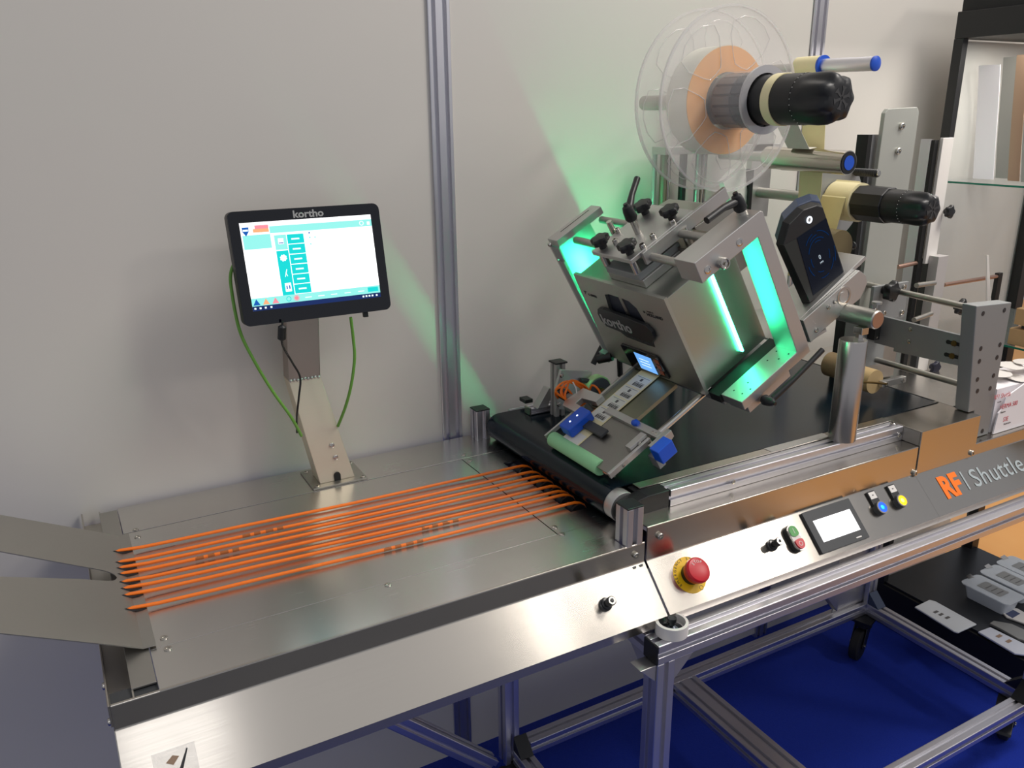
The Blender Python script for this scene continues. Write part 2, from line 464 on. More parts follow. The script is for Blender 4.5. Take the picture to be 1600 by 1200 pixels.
# drive shaft in the recess on the right
MB().box(0.92, 0.984, 1.405, 1.73, 0.84, 0.844).build('recess_pan', black_matt, inf)
MB().box(0.9855, 1.035, 1.262, 1.94, 0.80, 0.884).build('gap_darkener', black_matt, inf)  # black box added to darken the gap below the belt nose
MB().box(0.9855, 0.9875, 1.262, 1.335, 0.884, 0.8985).build('gap_darkener', black_matt, inf)
prof = [(0, 0.004), (0, 0.017)]
yl = [1.7057, 1.6559, 1.6306, 1.6052, 1.5718, 1.5456, 1.5189, 1.4672]
yr = [1.6714, 1.6282, 1.5974, 1.5707, 1.5323, 1.5004, 1.4778, 1.4312]
p = [(0.0, 0.008)]
sh = MB(); sh.cyl((0.955, 1.408, 0.885), (0.955, 1.727, 0.885), 0.008, 16)
sh.build('drive_shaft', dark_grey, inf, smooth=True)
for y in yr:
    MB().lathe((0.955, y - 0.011, 0.885), (0, 1, 0), [(0, 0.021), (0.004, 0.021), (0.011, 0.0165), (0.018, 0.021), (0.022, 0.021)], 28).build('pulley', black, inf, smooth=True)
for a, b in zip(yl, yr):
    pts = [(0.014, a + 0.001, 0.9085), (0.027, a + 0.0005, 0.9118), (0.040, a, 0.9108), (0.07, a, 0.9082)]
    for i in range(1, 9):
        t = i / 9.0; pts.append((0.07 + (0.925 - 0.07) * t, a + (b - a) * t, 0.9065 + 0.001 * math.sin(t * 9)))
    pts += [(0.935, b, 0.9085), (0.950, b, 0.9078), (0.964, b, 0.9035), (0.975, b, 0.896), (0.980, b, 0.885), (0.980, b, 0.87)]
    MB().tube(pts, 0.0036, 10).build('drive_belt', orange, inf, smooth=True)
    if yl.index(a) in (1, 3, 6, 7):
        t0 = {1: 0.22, 3: 0.10, 6: 0.62, 7: 0.50}[yl.index(a)]
        for k in range(4):
            t = t0 + k * 0.028; x = 0.07 + 0.855 * t; y = a + (b - a) * t; z = 0.9065 + 0.001 * math.sin(t * 9)
            MB().tube([(x, y, z), (x + 0.016 - 0.003 * (k % 2), y + (b - a) * 0.018, z)], 0.00372, 10).build('belt_print', mat('belt_print_brown', (170, 92, 30), 0.5) if 'belt_print_brown' not in bpy.data.materials else bpy.data.materials['belt_print_brown'], inf)
    # slot the belt drops through
    def fzs(x): return 0.9067 + max(0.0, 0.03 - x) * 0.5
    sl = [(0.014, a - 0.001), (0.026, a - 0.0065), (0.042, a - 0.0085), (0.0495, a - 0.006), (0.0495, a + 0.001), (0.018, a + 0.003)]
    MB().loft([[(x, y, fzs(x)) for x, y in sl], [(x, y, fzs(x) + 0.0003) for x, y in sl]]).build('belt_slot', black_matt, inf)
    MB().box(0.055, 0.13, a - 0.011, a - 0.0102, Z, Z + 0.0003).build('groove', dark_grey, inf)
# front lip and sloped fascia, one folded sheet 3 mm thick
def folded(x0, x1, ztop, lower, name, m, parent, ytop=1.216):
    t = 0.003
    outer = [(ytop + 0.0045, ztop)] + arc((ytop + 0.0025, ztop - 0.0025), 0.0025, 90, 180, 5) + arc((1.2225, 0.8577), 0.0065, 180, 225, 4)[0:0] + [(1.216, 0.8570), (1.2157, 0.8556), (1.2148, 0.8542), (1.132, 0.771), (1.134, lower)]
    inner = [(1.137, lower), (1.1355, 0.7735), (1.2195, 0.8565), (ytop + 0.003, ztop - t), (ytop + 0.0045, ztop - t)]
    poly = outer + inner
    o = MB().prism(poly, x0, x1, 'yzx').build(name, m, parent)
    return o
folded(-0.030, 0.984, 0.9003, 0.750, 'front_fascia', steel, inf)
# left end: lipped channel, dark closing plates
MB().box(-0.0345, -0.0315, 1.2165, 1.955, 0.862, 0.9005).build('end_lip', steel, inf, bevel=0.0006)
MB().box(-0.0315, 0.0015, 1.222, 1.95, 0.868, 0.871).build('end_channel', steel_y, inf)
MB().box(0.0015, 0.004, 1.222, 1.95, 0.868, 0.8985).build('channel_side', steel_y, inf)
MB().box(0.0015, 0.0385, 1.243, 1.936, 0.8975, 0.9008).build('end_strip', steel_dull, inf, bevel=0.0006)
MB().box(-0.0300, 0.0395, 1.2205, 1.256, 0.893, 0.8945).build('corner_plate', dark_grey, inf)
MB().prism([(1.218, 0.90), (1.218, 0.853), (1.134, 0.769), (1.14, 0.75), (1.93, 0.75), (1.93, 0.86), (1.25, 0.86)], -0.0315, -0.029, 'yzx').build('side_plate', steel_dull, inf)
screws(inf, [(-0.0345, 1.30, 0.882), (-0.0345, 1.235, 0.86), (-0.0345, 1.90, 0.88)], (-1, 0, 0), 0.006, 0.004)
# bent fork guide plate sloping up to the left
def fz(x): return 0.9045 + max(0.0, 0.03 - x) * 0.5
xs = [0.05, 0.03, 0.012, -0.01, -0.035, -0.10, -0.20, -0.30, -0.36]
def prong(ya_f, yb_f, name, xs):
    g = MB(); top = []; bot = []
    rings = []
    for x in xs:
        ya, yb = ya_f(x), yb_f(x)
        rings.append([(x, ya, fz(x)), (x, yb, fz(x)), (x, yb, fz(x) + 0.002), (x, ya, fz(x) + 0.002)])
    g.loft(rings); return g
gap0, gap1 = 1.565, 1.612
def wid(x): return max(0.0, -0.03 - x)
def inner_hi(x):
    d = 0.012 - x
    return 1.5885 + 0.09 * wid(x) + (0.0 if d <= 0 else (gap1 - 1.5885) * min(1.0, math.sqrt(1 - max(0, 1 - d / 0.03) ** 2)))
def inner_lo(x):
    d = 0.012 - x
    return 1.5885 - 0.30 * wid(x) - (0.0 if d <= 0 else (1.5885 - gap0) * min(1.0, math.sqrt(1 - max(0, 1 - d / 0.03) ** 2)))
fxs = [0.05, 0.03, 0.012, 0.009, 0.004, -0.004, -0.02, -0.05, -0.12, -0.2, -0.3, -0.33, -0.345]
def tipy(x, e): return 0 if x > -0.3 else e * ((-x - 0.3) / 0.05) ** 2
f1 = prong(lambda x: inner_hi(x) + tipy(x, 0.05), lambda x: 1.789 - tipy(x, 0.05), 'a', fxs)
f2 = prong(lambda x: 1.338 + tipy(x, 0.05), lambda x: inner_lo(x) - tipy(x, 0.05), 'b', fxs)
f1.add([tuple(p) for p in f2.v], f2.f)
f1.build('fork_guide', steel_dull, inf)
screws(inf, [(0.0652, 1.8113, Z), (0.0653, 1.7748, Z), (0.0645, 1.3612, Z), (0.0659, 1.3253, Z), (0.4598, 1.3282, Z), (0.8556, 1.366, Z), (0.853, 1.331, Z), (0.8627, 1.8252, Z), (0.8588, 1.7834, Z)], (0, 0, 1), 0.0065, 0.0022)
screws(inf, [(0.960, 1.2156, 0.877)], (0, -1, 0), 0.0075, 0.006)
# cut-off corner marks below the post
for x in (0.955, 0.972):
    MB(PF).prism([(x - 0.005, -0.004), (x + 0.007, -0.004), (x + 0.004, -0.009), (x - 0.003, -0.009)], 0.0, 0.0006, 'xyz').build('punched_mark', dark_grey, inf)
# clamp knob on the fascia
knob_m = mat('knob_black', (30, 30, 32), 0.25)


def console_knob(parent, x, v, name='adjusting_knob'):
    k = MB(PF).lathe((x, v, 0), (0, 0, 1), [(0, 0.0135), (0.005, 0.0135), (0.006, 0.011), (0.010, 0.011), (0.011, 0.0075), (0.020, 0.0075), (0.021, 0.0095), (0.031, 0.0095), (0.032, 0.008)], 24).build(name, knob_m, parent, smooth=True)
    MB(PF).ring((x, v, 0.0315), (0, 0, 1), 0.0045, 0.0075, 0.0012, 24).build('keyway', bolt_m, k)
    return k
console_knob(inf, 0.857, -0.058)
MB(PF).box(0.012, 0.075, -0.118, -0.052, 0.0005, 0.0010).build('clear_sticker', mat('sticker_film', (230, 230, 228), 0.2, alpha=0.1), inf)
MB(PF).prism([(0.030, -0.07), (0.041, -0.062), (0.05, -0.066), (0.04, -0.076)], 0.0011, 0.0014, 'xyz').build('sticker_print', brown_card, inf)
MB(PF).prism([(0.043, -0.092), (0.062, -0.058), (0.064, -0.059), (0.048, -0.096)], 0.0011, 0.0014, 'xyz').build('sticker_print', ink, inf)
# two profile posts with black caps, white bumper
for y in (1.237, 1.9165):
    o = MB().extr((0.958, y, 0.862), (0.958, y, 0.983), 0.0415, 0.0415, up=(0, 1, 0)).build('profile_post', alu, inf, bevel=0.0009)
    MB().box(0.937, 0.979, y - 0.021, y + 0.021, 0.983, 0.9865).build('end_cap', black, o, bevel=0.0015)
rb = MB().lathe((0.983, 1.117, 0.7418), (0, 0, 1), [(0.001, 0.024), (0, 0.0335), (0.026, 0.0335), (0.027, 0.0275), (0.010, 0.026)], 40, cap=True)
rb.build('white_bumper', white_pl, inf, smooth=True)
MB().lathe((0.983, 1.117, 0.752), (0, 0, 1), [(0, 0.023), (0.003, 0.016), (0.008, 0.006), (0.015, 0.005), (0.016, 0.009), (0.024, 0.009)], 20).build('bumper_bolt', mat('dark_steel', (60, 66, 72), 0.25, 0.9), inf, smooth=True)

# ================================================================== OUTFEED CONSOLE
con = thing('control_console', (1.8, 1.5, 0.70), 'brushed steel outfeed housing with sloped operator panel right of the infeed', 'machine housing')
def fold2(x0, x1, ztop, name):
    t = 0.003
    poly = [(1.266, ztop)] + arc((1.2185, ztop - 0.0025), 0.0025, 90, 180, 5) + [(1.216, 0.8570), (1.2157, 0.8556), (1.2148, 0.8542), (1.132, 0.771), (1.134, 0.752), (1.137, 0.752), (1.1355, 0.7735), (1.2195, 0.8565), (1.2195, ztop - t), (1.266, ztop - t)]
    return MB().prism(poly, x0, x1, 'yzx').build(name, steel, con)
fold2(0.990, 1.856, 0.933, 'front_fascia')
fold2(1.8565, 2.60, 0.890, 'front_fascia')
MB().box(0.990, 1.856, 1.262, 1.40, 0.929, 0.9325).build('side_shelf', steel_deck, con)
MB().box(1.857, 2.60, 1.262, 1.94, 0.886, 0.8895).build('outfeed_deck', steel_deck, con)
# cover block
cb = MB().prism([(1.216, 0.856), (1.2135, 0.856), (1.2135, 0.973), (1.338, 0.973), (1.338, 0.893), (1.2165, 0.893)], 1.858, 2.100, 'yzx').build('cover_block', steel, con, bevel=0.0008)
MB().box(1.8565, 1.8585, 1.218, 1.335, 0.935, 0.970).build('cover_side', steel_dull, cb)
screws(con, [(1.853, 1.2155, 0.861), (2.085, 1.2135, 0.868), (1.022, 1.2155, 0.905)], (0, -1, 0), 0.0078, 0.006)
# lettering printed on the slope
def TP(T, x, y, z): return T @ Matrix.Translation((x, y, z))
text('RF', TP(PF, 1.917, -0.082, 0.0012), 0.080, logo_orange, con, bold=0.0035, sx=0.92, space=0.98)
text('1', TP(PF, 2.003, -0.080, 0.0012), 0.074, logo_pale, con, bold=0.0006, sx=0.62)
text('Shuttle', TP(PF, 2.040, -0.080, 0.0012), 0.070, logo_pale, con, bold=0.0002, sx=1.06, space=1.08)
# emergency stop
es = MB(PF).lathe((1.076, -0.056, 0), (0, 0, 1), [(0, 0.0395), (0.0012, 0.0395)], 48).build('emergency_plate', yellow_pl, con, smooth=True)
MB(PF).lathe((1.077, -0.056, 0.001), (0, 0, 1), [(0, 0.018), (0.014, 0.018), (0.014, 0.024), (0.026, 0.0275), (0.034, 0.0275), (0.0375, 0.0245), (0.039, 0.016), (0.039, 0.0)], 48).build('stop_button', red_pl, es, smooth=True)
MB(PF).lathe((1.077, -0.056, 0.001), (0, 0, 1), [(0, 0.022), (0.011, 0.022)], 32).build('button_collar', black, es, smooth=True)
for i, ch in enumerate('EMERGENCY STOP'):
    a = math.radians(204 - i * 13.0)
    if ch != ' ':
        T = PF @ Matrix.Translation((1.076 + 0.0325 * math.cos(a), -0.056 + 0.0325 * math.sin(a), 0.0015)) @ Matrix.Rotation(a - math.pi / 2, 4, 'Z')
        text(ch, T, 0.0085, ink, es, name='letter', align='CENTER')
for i, ch in enumerate('STOP'):
    a = math.radians(125 - i * 24)
    T = PF @ Matrix.Translation((1.077 + 0.014 * math.cos(a), -0.056 + 0.014 * math.sin(a), 0.0402)) @ Matrix.Rotation(a - math.pi / 2, 4, 'Z')
    text(ch, T, 0.0085, white_pl, es, name='letter', align='CENTER')
MB(PF).ring((1.090, -0.0885, 0.0012), (0, 0, 1), 0.0042, 0.0050, 0.0004, 24).build('stop_symbol', ink, es)
console_knob(con, 1.316, -0.053)
# start / stop double push button
db = MB(PF).prism([(x + 1.381, y - 0.055) for x, y in rrect(-0.0155, 0.0155, -0.032, 0.032, 0.0150, 8)], 0, 0.010, 'xyz').build('double_button', black, con, bevel=0.001)
MB(PF).prism([(x + 1.381, y - 0.055) for x, y in rrect(-0.0145, 0.0145, -0.0305, 0.0305, 0.0143, 8)], 0.010, 0.013, 'xyz').build('bezel', bolt_m, db, smooth=False)
MB(PF).prism([(x + 1.381, y - 0.055) for x, y in rrect(-0.013, 0.013, -0.029, 0.029, 0.0129, 8)], 0.013, 0.0145, 'xyz').build('label_field', white_pl, db)
gpoly = [(1.381 + 0.012 * math.cos(math.radians(a)), -0.041 + 0.014 * math.sin(math.radians(a))) for a in range(0, 181, 12)] + [(1.369, -0.048), (1.374, -0.0515), (1.381, -0.053), (1.388, -0.0515), (1.393, -0.048)]
MB(PF).prism(gpoly, 0.0146, 0.0165, 'xyz').build('start_button', green_pl, db)
rpoly = [(1.381 + 0.012 * math.cos(math.radians(a)), -0.069 + 0.014 * math.sin(math.radians(a))) for a in range(180, 361, 12)] + [(1.393, -0.063), (1.388, -0.0605), (1.381, -0.0595), (1.374, -0.0605), (1.369, -0.063)]
MB(PF).prism(rpoly, 0.0146, 0.019, 'xyz').build('stop_button', red_pl, db)
MB(PF).box(1.3805, 1.3817, -0.046, -0.034, 0.0166, 0.017).build('start_symbol', white_pl, db)
MB(PF).ring((1.381, -0.071, 0.0191), (0, 0, 1), 0.0042, 0.0054, 0.0004, 24).build('stop_symbol', white_pl, db)
# touch panel
tp = MB(PF).prism(rrect(1.437, 1.597, -0.108, -0.006, 0.002, 2), 0.0, 0.007, 'xyz').build('operator_display', dark_grey, con, bevel=0.0008)
MB(PF).box(1.457, 1.581, -0.0845, -0.0315, 0.007, 0.0076).build('display_screen', screen_white, tp)
MB(PF).box(1.556, 1.574, -0.101, -0.098, 0.007, 0.0074).build('maker_print', white_pl, tp)
# illuminated push buttons
for x, lm, cm in ((1.676, led_blue, led_cyan), (1.750, led_yellow, led_yellow_core)):
    b_ = MB(PF).prism(rrect(x - 0.0135, x + 0.0135, -0.062, 0.006 - 0.012, 0.002, 2), 0, 0.006, 'xyz').build('lamp_button', black, con, bevel=0.0008)
    MB(PF).box(x - 0.011, x + 0.011, -0.0265, -0.009, 0.006, 0.0066).build('name_tag', white_pl, b_)
    MB(PF).box(x - 0.0025, x + 0.0025, -0.019, -0.016, 0.0066, 0.0069).build('tag_symbol', ink_soft, b_)
    MB(PF).lathe((x, -0.053, 0), (0, 0, 1), [(0, 0.0165), (0.012, 0.0165), (0.014, 0.0160)], 36).build('collar', dark_grey, b_, smooth=True)
    MB(PF).ring((x, -0.053, 0.014), (0, 0, 1), 0.0130, 0.0162, 0.002, 36).build('bezel_ring', chrome, b_)
    MB(PF).lathe((x, -0.053, 0.014), (0, 0, 1), [(0, 0.0130), (0.0015, 0.0128)], 36).build('lens', lm, b_, smooth=True)
    MB(PF).lathe((x, -0.053, 0.0156), (0, 0, 1), [(0, 0.0055), (0.0006, 0.0045)], 24).build('lens_core', cm, b_, smooth=True)
# things hanging under the console edge
MB().box(1.05, 2.58, 1.142, 1.146, 0.752, 0.768).build('under_strip', steel_dull, con)
for x in (1.33, 1.44, 1.475, 1.53, 1.58):
    MB().box(x, x + 0.02, 1.146, 1.152, 0.752, 0.762).build('under_clip', steel_dull if x in (1.33, 1.53) else black, con)

# ================================================================== CONVEYOR
cv = thing('belt_conveyor', (1.6, 1.6, 0.93), 'flat conveyor with a glossy dark green-black belt under the label head', 'conveyor')
def loop(r, x0, x1, zc, n=10):
    return [(x0 + r * math.cos(math.radians(90 + 180 * i / n)), zc + r * math.sin(math.radians(90 + 180 * i / n))) for i in range(n + 1)] + \
           [(x1 + r * math.cos(math.radians(-90 + 180 * i / n)), zc + r * math.sin(math.radians(-90 + 180 * i / n))) for i in range(n + 1)]
ring_o = loop(0.0365, 0.995, 2.085, 0.9385); ring_i = loop(0.0345, 0.995, 2.085, 0.9385)
g = MB()
n_ = len(ring_o)
vs = [(x, 1.334, z) for x, z in ring_o] + [(x, 1.880, z) for x, z in ring_o] + [(x, 1.880, z) for x, z in ring_i] + [(x, 1.334, z) for x, z in ring_i]
fs = []
for k in range(4):
    for j in range(n_):
        a, b = k * n_, ((k + 1) % 4) * n_
        fs.append((a + j, a + (j + 1) % n_, b + (j + 1) % n_, b + j))
g.add(vs, fs); g.build('belt', belt_m, cv, smooth=True)
MB().lathe((0.995, 1.306, 0.9385), (0, 1, 0), [(0, 0.026), (0, 0.0335), (0.002, 0.0345), (0.0275, 0.0345), (0.028, 0.03)], 48).build('nose_roller', alu_mill, cv, smooth=True)
MB().cyl((0.995, 1.335, 0.9385), (0.995, 1.878, 0.9385), 0.0343, 40).build('roller_core', dark_grey, cv, smooth=True)
MB().box(1.04, 2.06, 1.3345, 1.879, 0.912, 0.972).build('slider_bed', dark_grey, cv)
# black bearing arm
arm = [(0.972, 0.9385)] + arc((0.995, 0.9385), 0.027, 120, 250, 8) + [(1.086, 0.934), (1.089, 0.972), (1.04, 0.985), (1.01, 0.972)]
MB().prism([(0.968, 0.925), (0.982, 0.913), (1.0, 0.91), (1.088, 0.933), (1.088, 0.9725), (1.03, 0.972), (0.998, 0.966), (0.975, 0.958), (0.967, 0.945)], 1.268, 1.306, 'xzy').build('bearing_arm', black, cv, bevel=0.002)
bolt(cv, (0.980, 1.2675, 0.928), (0, -1, 0), 0.004, 0.003)
MB().box(1.022, 1.050, 1.300, 1.330, 0.9685, 0.9705).build('gap_cover', black_matt, cv)
# side plate next to the belt and the slotted rail
MB().box(1.036, 1.857, 1.3065, 1.3325, 0.972, 0.9748).build('side_plate', steel, cv, bevel=0.0005)
MB().box(1.857, 2.10, 1.3385, 1.345, 0.955, 0.9748).build('side_plate', steel, cv)
MB().extr((1.0905, 1.286, 0.9525), (1.856, 1.286, 0.9525), 0.0395, 0.0395, sw=0.008, sd=0.007).build('slotted_rail', alu, cv, bevel=0.0009)
MB().extr((1.04, 1.893, 0.9525), (2.10, 1.893, 0.9525), 0.024, 0.0395, sw=0.006, sd=0.005).build('slotted_rail', alu, cv, bevel=0.0009)
for x in (1.27, 1.84):
    bolt(cv, (x, 1.2655, 0.9515), (0, -1, 0), 0.0055, 0.003, name='slot_nut')
bolt(cv, (1.842, 1.287, 0.9725), (0, 0, 1), 0.007, 0.005, name='slot_nut')
MB().box(1.43, 1.63, 1.3075, 1.3325, 0.9749, 0.9756).build('scale_strip', alu_mill, cv)
# transfer plate behind the belt
MB().box(2.10, 2.104, 1.34, 1.9, 0.90, 0.973).build('end_bar', black_matt, cv)
MB().box(2.108, 2.60, 1.30, 1.9, 0.966, 0.9705).build('transfer_plate', steel_deck, cv)

# ================================================================== MONITOR STAND AND MONITOR
ms = thing('monitor_stand', (0.52, 1.86, 0.9), 'bent square steel tube stand bolted to the back of the infeed table', 'stand')
MB().box(0.457, 0.592, 1.808, 1.926, 0.9005, 0.9045).build('base_plate', steel_dull, ms, bevel=0.0008)
r0 = [(0.4795, 1.830, 0.9045), (0.5665, 1.830, 0.9045), (0.5665, 1.890, 0.9045), (0.4795, 1.890, 0.9045)]
r05 = [(0.4605, 1.850, 1.02), (0.5425, 1.850, 1.02), (0.5425, 1.905, 1.02), (0.4605, 1.905, 1.02)]
r1 = [(0.4395, 1.876, 1.158), (0.5150, 1.876, 1.160), (0.5150, 1.925, 1.160), (0.4395, 1.925, 1.158)]
r2 = [(0.4505, 1.872, 1.40), (0.5270, 1.872, 1.40), (0.5270, 1.922, 1.40), (0.4505, 1.922, 1.40)]
MB().loft([r0, r05, r1]).build('lower_tube', brushed('tube_satin', (226, 216, 196), 0.5, bump=0.01), ms, bevel=0.0015)
MB().loft([[(a, b - (0.0), c + 0.0005) for a, b, c in r1], r2]).build('upper_tube', brushed('warm_steel', (182, 170, 160), 0.35), ms, bevel=0.0015)
MB().box(0.44, 0.535, 1.826, 1.885, 1.37, 1.45).build('head_bracket', black, ms)
# weld bead along the bend
for i in range(9):
    MB().sphere((0.444 + i * 0.0083, 1.8755, 1.1595 + 0.0008 * math.sin(i * 2.1)), 0.0042, 8, 6).build('weld_bead', alu_mill, ms, smooth=True)
MB().prism([(0.515, 0.9046), (0.515, 0.915)] + arc((0.523, 0.918), 0.008, 180, 0, 6) + [(0.531, 0.9046)], 1.8285, 1.832, 'xzy').build('cable_notch', black_matt, ms)
for x, z in ((0.5195, 0.992), (0.525, 0.961)):
    yy = 1.83 + (z - 0.9045) * 0.165
    bolt(ms, (x, yy, z), (0, -1, 0.15), 0.006, 0.003)
for x, y in ((0.468, 1.818), (0.582, 1.817), (0.584, 1.915), (0.468, 1.915)):
    bolt(ms, (x, y, 0.9045), (0, 0, 1), 0.006, 0.003)

uy = V((-0.0065, 0.030, 0.240)).normalized(); ux = V((1, 0, 0.0)); nz = ux.cross(uy).normalized()
MF = frame((0.336, 1.785, 1.322), ux, uy, nz)
MW, MH = 0.333, 0.242
mon = thing('touch_monitor', (0.50, 1.80, 1.32), 'black widescreen touch monitor showing a white and turquoise menu', 'monitor')
MB(MF).prism(rrect(0, MW, 0, MH, 0.014, 6), -0.030, -0.001, 'xyz').build('housing', black, mon, bevel=0.002)
MB(MF).prism(rrect(0.0005, MW - 0.0005, 0.0005, MH - 0.0005, 0.014, 6), -0.001, 0.001, 'xyz').build('front_glass', black_gloss, mon)
S = TP(MF, 0.0225, 0.0315, 0.0011)
SW, SH = 0.2885, 0.186
def q2(u0, u1, v0, v1, m, name, z=0.0):
    return MB(S).box(u0 * SW, u1 * SW, v0 * SH, v1 * SH, z, z + 0.0001).build(name, m, scrn)
scrn = MB(S).box(0, SW, 0, SH, -0.0003, 0).build('screen', scr_main, mon)
q2(0, 1, 0, 0.055, scr_navy, 'taskbar', 0.0001)
q2(0.0, 1, 0.055, 0.145, scr_mint, 'status_bar', 0.0001)
q2(0.21, 1.0, 0.865, 0.945, scr_mint, 'header_bar', 0.0001)
q2(0.01, 0.21, 0.70, 0.86, scr_mint, 'side_list', 0.0001)
q2(0.235, 0.325, 0.145, 0.66, scr_teal, 'icon_column', 0.0001)
q2(0.235, 0.325, 0.67, 0.84, scr_mint, 'icon_column', 0.0001)
for i in range(6):
    v = 0.15 + i * 0.116
    q2(0.33, 0.455, v, v + 0.108, scr_teal, 'menu_button', 0.0001)
    q2(0.36, 0.42, v + 0.045, v + 0.062, scr_pale, 'menu_text', 0.0003)
q2(0.09, 0.205, 0.885, 0.925, scr_orange, 'banner', 0.0001)
q2(0.105, 0.205, 0.925, 0.965, scr_pink, 'banner', 0.0001)
MB(S).prism([(0.013 * SW, 0.95 * SH), (0.062 * SW, 0.95 * SH), (0.060 * SW, 0.90 * SH), (0.037 * SW, 0.85 * SH), (0.014 * SW, 0.90 * SH)], 0.0002, 0.0003, 'xyz').build('shield_icon', scr_blue, scrn)
q2(0.018, 0.056, 0.905, 0.925, scr_pale, 'shield_text', 0.0004)
for u, m_ in ((0.035, scr_blue), (0.105, scr_orange), (0.175, scr_pink)):
    MB(S).prism([((u - 0.026) * SW, 0.065 * SH), ((u + 0.026) * SW, 0.065 * SH), (u * SW, 0.135 * SH)], 0.0003, 0.0004, 'xyz').build('warning_icon', m_, scrn)
MB(S).ring((0.335 * SW, 0.10 * SH, 0.0003), (0, 0, 1), 0.0, 0.0045, 0.0001, 20).build('stop_icon', scr_pink, scrn)
MB(S).ring((0.335 * SW, 0.10 * SH, 0.0003), (0, 0, 1), 0.0055, 0.0065, 0.0001, 24).build('stop_icon', scr_pink, scrn)
MB(S).ring((0.275 * SW, 0.10 * SH, 0.0003), (0, 0, 1), 0.004, 0.0055, 0.0001, 24).build('run_icon', scr_teal, scrn)
# gear, tools and page icons
gear = [((0.281 * SW) + (0.0075 if (k // 2) % 2 else 0.0062) * math.cos(k * math.pi / 16), 0.575 * SH + (0.0075 if (k // 2) % 2 else 0.0062) * math.sin(k * math.pi / 16)) for k in range(32)]
MB(S).prism(gear, 0.0003, 0.0004, 'xyz').build('gear_icon', scr_main, scrn)
MB(S).prism([(0.272 * SW, 0.36 * SH), (0.276 * SW, 0.355 * SH), (0.296 * SW, 0.44 * SH), (0.29 * SW, 0.445 * SH)], 0.0003, 0.0004, 'xyz').build('tool_icon', scr_pale, scrn)
MB(S).prism([(0.29 * SW, 0.36 * SH), (0.295 * SW, 0.365 * SH), (0.283 * SW, 0.41 * SH), (0.279 * SW, 0.405 * SH)], 0.0003, 0.0004, 'xyz').build('tool_icon', scr_pale, scrn)
q2(0.262, 0.308, 0.185, 0.285, scr_main, 'page_icon', 0.0003)
q2(0.270, 0.280, 0.215, 0.255, scr_blue, 'page_icon_mark', 0.0005)
q2(0.290, 0.300, 0.215, 0.255, scr_blue, 'page_icon_mark', 0.0005)
q2(0.260, 0.300, 0.735, 0.80, scr_main, 'printer_icon', 0.0003)
q2(0.262, 0.298, 0.742, 0.752, scr_blue, 'printer_icon_mark', 0.0005)
q2(0.90, 0.985, 0.075, 0.13, scr_teal, 'corner_button', 0.0003)
MB(S).ring((0.918 * SW, 0.905 * SH, 0.0003), (0, 0, 1), 0.0035, 0.0052, 0.0001, 20).build('settings_icon', scr_pale, scrn)
q2(0.962, 0.985, 0.88, 0.92, scr_pale, 'lock_icon', 0.0003)
for v, n_ in ((0.83, 1), (0.775, 2), (0.70, 1)):
    for k in range(n_):
        q2(0.495 + k * 0.04, 0.507 + k * 0.04, v, v + 0.018, scr_mint if k or v < 0.8 else scr_blue, 'tree_icon', 0.0002)
for u in (0.012, 0.05, 0.088, 0.13, 0.85, 0.875, 0.90, 0.925, 0.96):
    q2(u, u + 0.014, 0.018, 0.038, scr_pale, 'taskbar_icon', 0.0003)
for u in (0.40, 0.50, 0.60, 0.71, 0.82):
    q2(u, u + 0.05, 0.09, 0.10, scr_pale, 'status_text', 0.0003)
text('kortho', TP(MF, 0.137, 0.2215, 0.0012), 0.0215, logo_grey, mon, bold=0.0006, sx=1.12)
MB(MF).box(0.268, 0.279, -0.012, 0.0, -0.018, -0.008).build('plug', black, mon, bevel=0.001)


def cable(name, pts, r, m, label, group=None, n=10, sub=6):
    """smooth cable through points (Catmull-Rom)"""
    P = [V(p) for p in pts]; out = []
    for i in range(len(P) - 1):
        a, b, c, d = P[max(i - 1, 0)], P[i], P[i + 1], P[min(i + 2, len(P) - 1)]
        for k in range(sub):
            t = k / sub
            out.append(0.5 * ((2 * b) + (c - a) * t + (2 * a - 5 * b + 4 * c - d) * t * t + (3 * b - a - 3 * c + d) * t ** 3))
    out.append(P[-1])
    o = MB().tube(out, r, n).build(name, m, None, smooth=True)
    return tag(o, label, 'cable', group)


def at(px, py, ax, val):
    """world point seen at pixel (1600x1200) on the plane coordinate[ax] = val"""
    d = V(((px - 800) / FPX, (py - 600) / FPX, 1.0))
    r = Mr.transposed() @ d
    return CAMPOS + r * ((val - CAMPOS[ax]) / r[ax])


cable('data_cable', [at(548, 496, 1, 1.79), at(552, 530, 1, 1.80), at(554, 560, 1, 1.80), at(549, 600, 1, 1.805), at(540, 635, 1, 1.82), at(528, 666, 1, 1.85)], 0.0036, cable_g,
      'short green cable plugged into the bottom right of the monitor', 'green cables')
cable('data_cable', [at(372, 400, 1, 1.835), at(361, 425, 1, 1.835), at(362, 455, 1, 1.83), at(374, 515, 1, 1.82), at(395, 560, 1, 1.82), at(425, 610, 1, 1.825), at(455, 652, 1, 1.83), at(471, 681, 1, 1.85)], 0.0036, cable_g,
      'long green cable looping out from behind the left side of the monitor', 'green cables')
pc = cable('power_cable', [at(441, 500, 1, 1.775), at(441, 515, 1, 1.775), at(440, 530, 1, 1.78), at(443, 543, 1, 1.79), at(457, 567, 1, 1.81), at(469, 590, 1, 1.82), at(467, 620, 1, 1.82), at(464, 650, 1, 1.83), at(464, 676, 1, 1.85)], 0.0024, black,
      'thin black cable hanging from the monitor down the stand')
pa, pb = at(441, 508, 1, 1.775), at(440, 532, 1, 1.779)
fb = MB().lathe(pa, pb - pa, [(0, 0.004), (0.004, 0.009), ((pb - pa).length - 0.004, 0.009), ((pb - pa).length, 0.004)], 16).build('ferrite_core', black, pc, smooth=True)

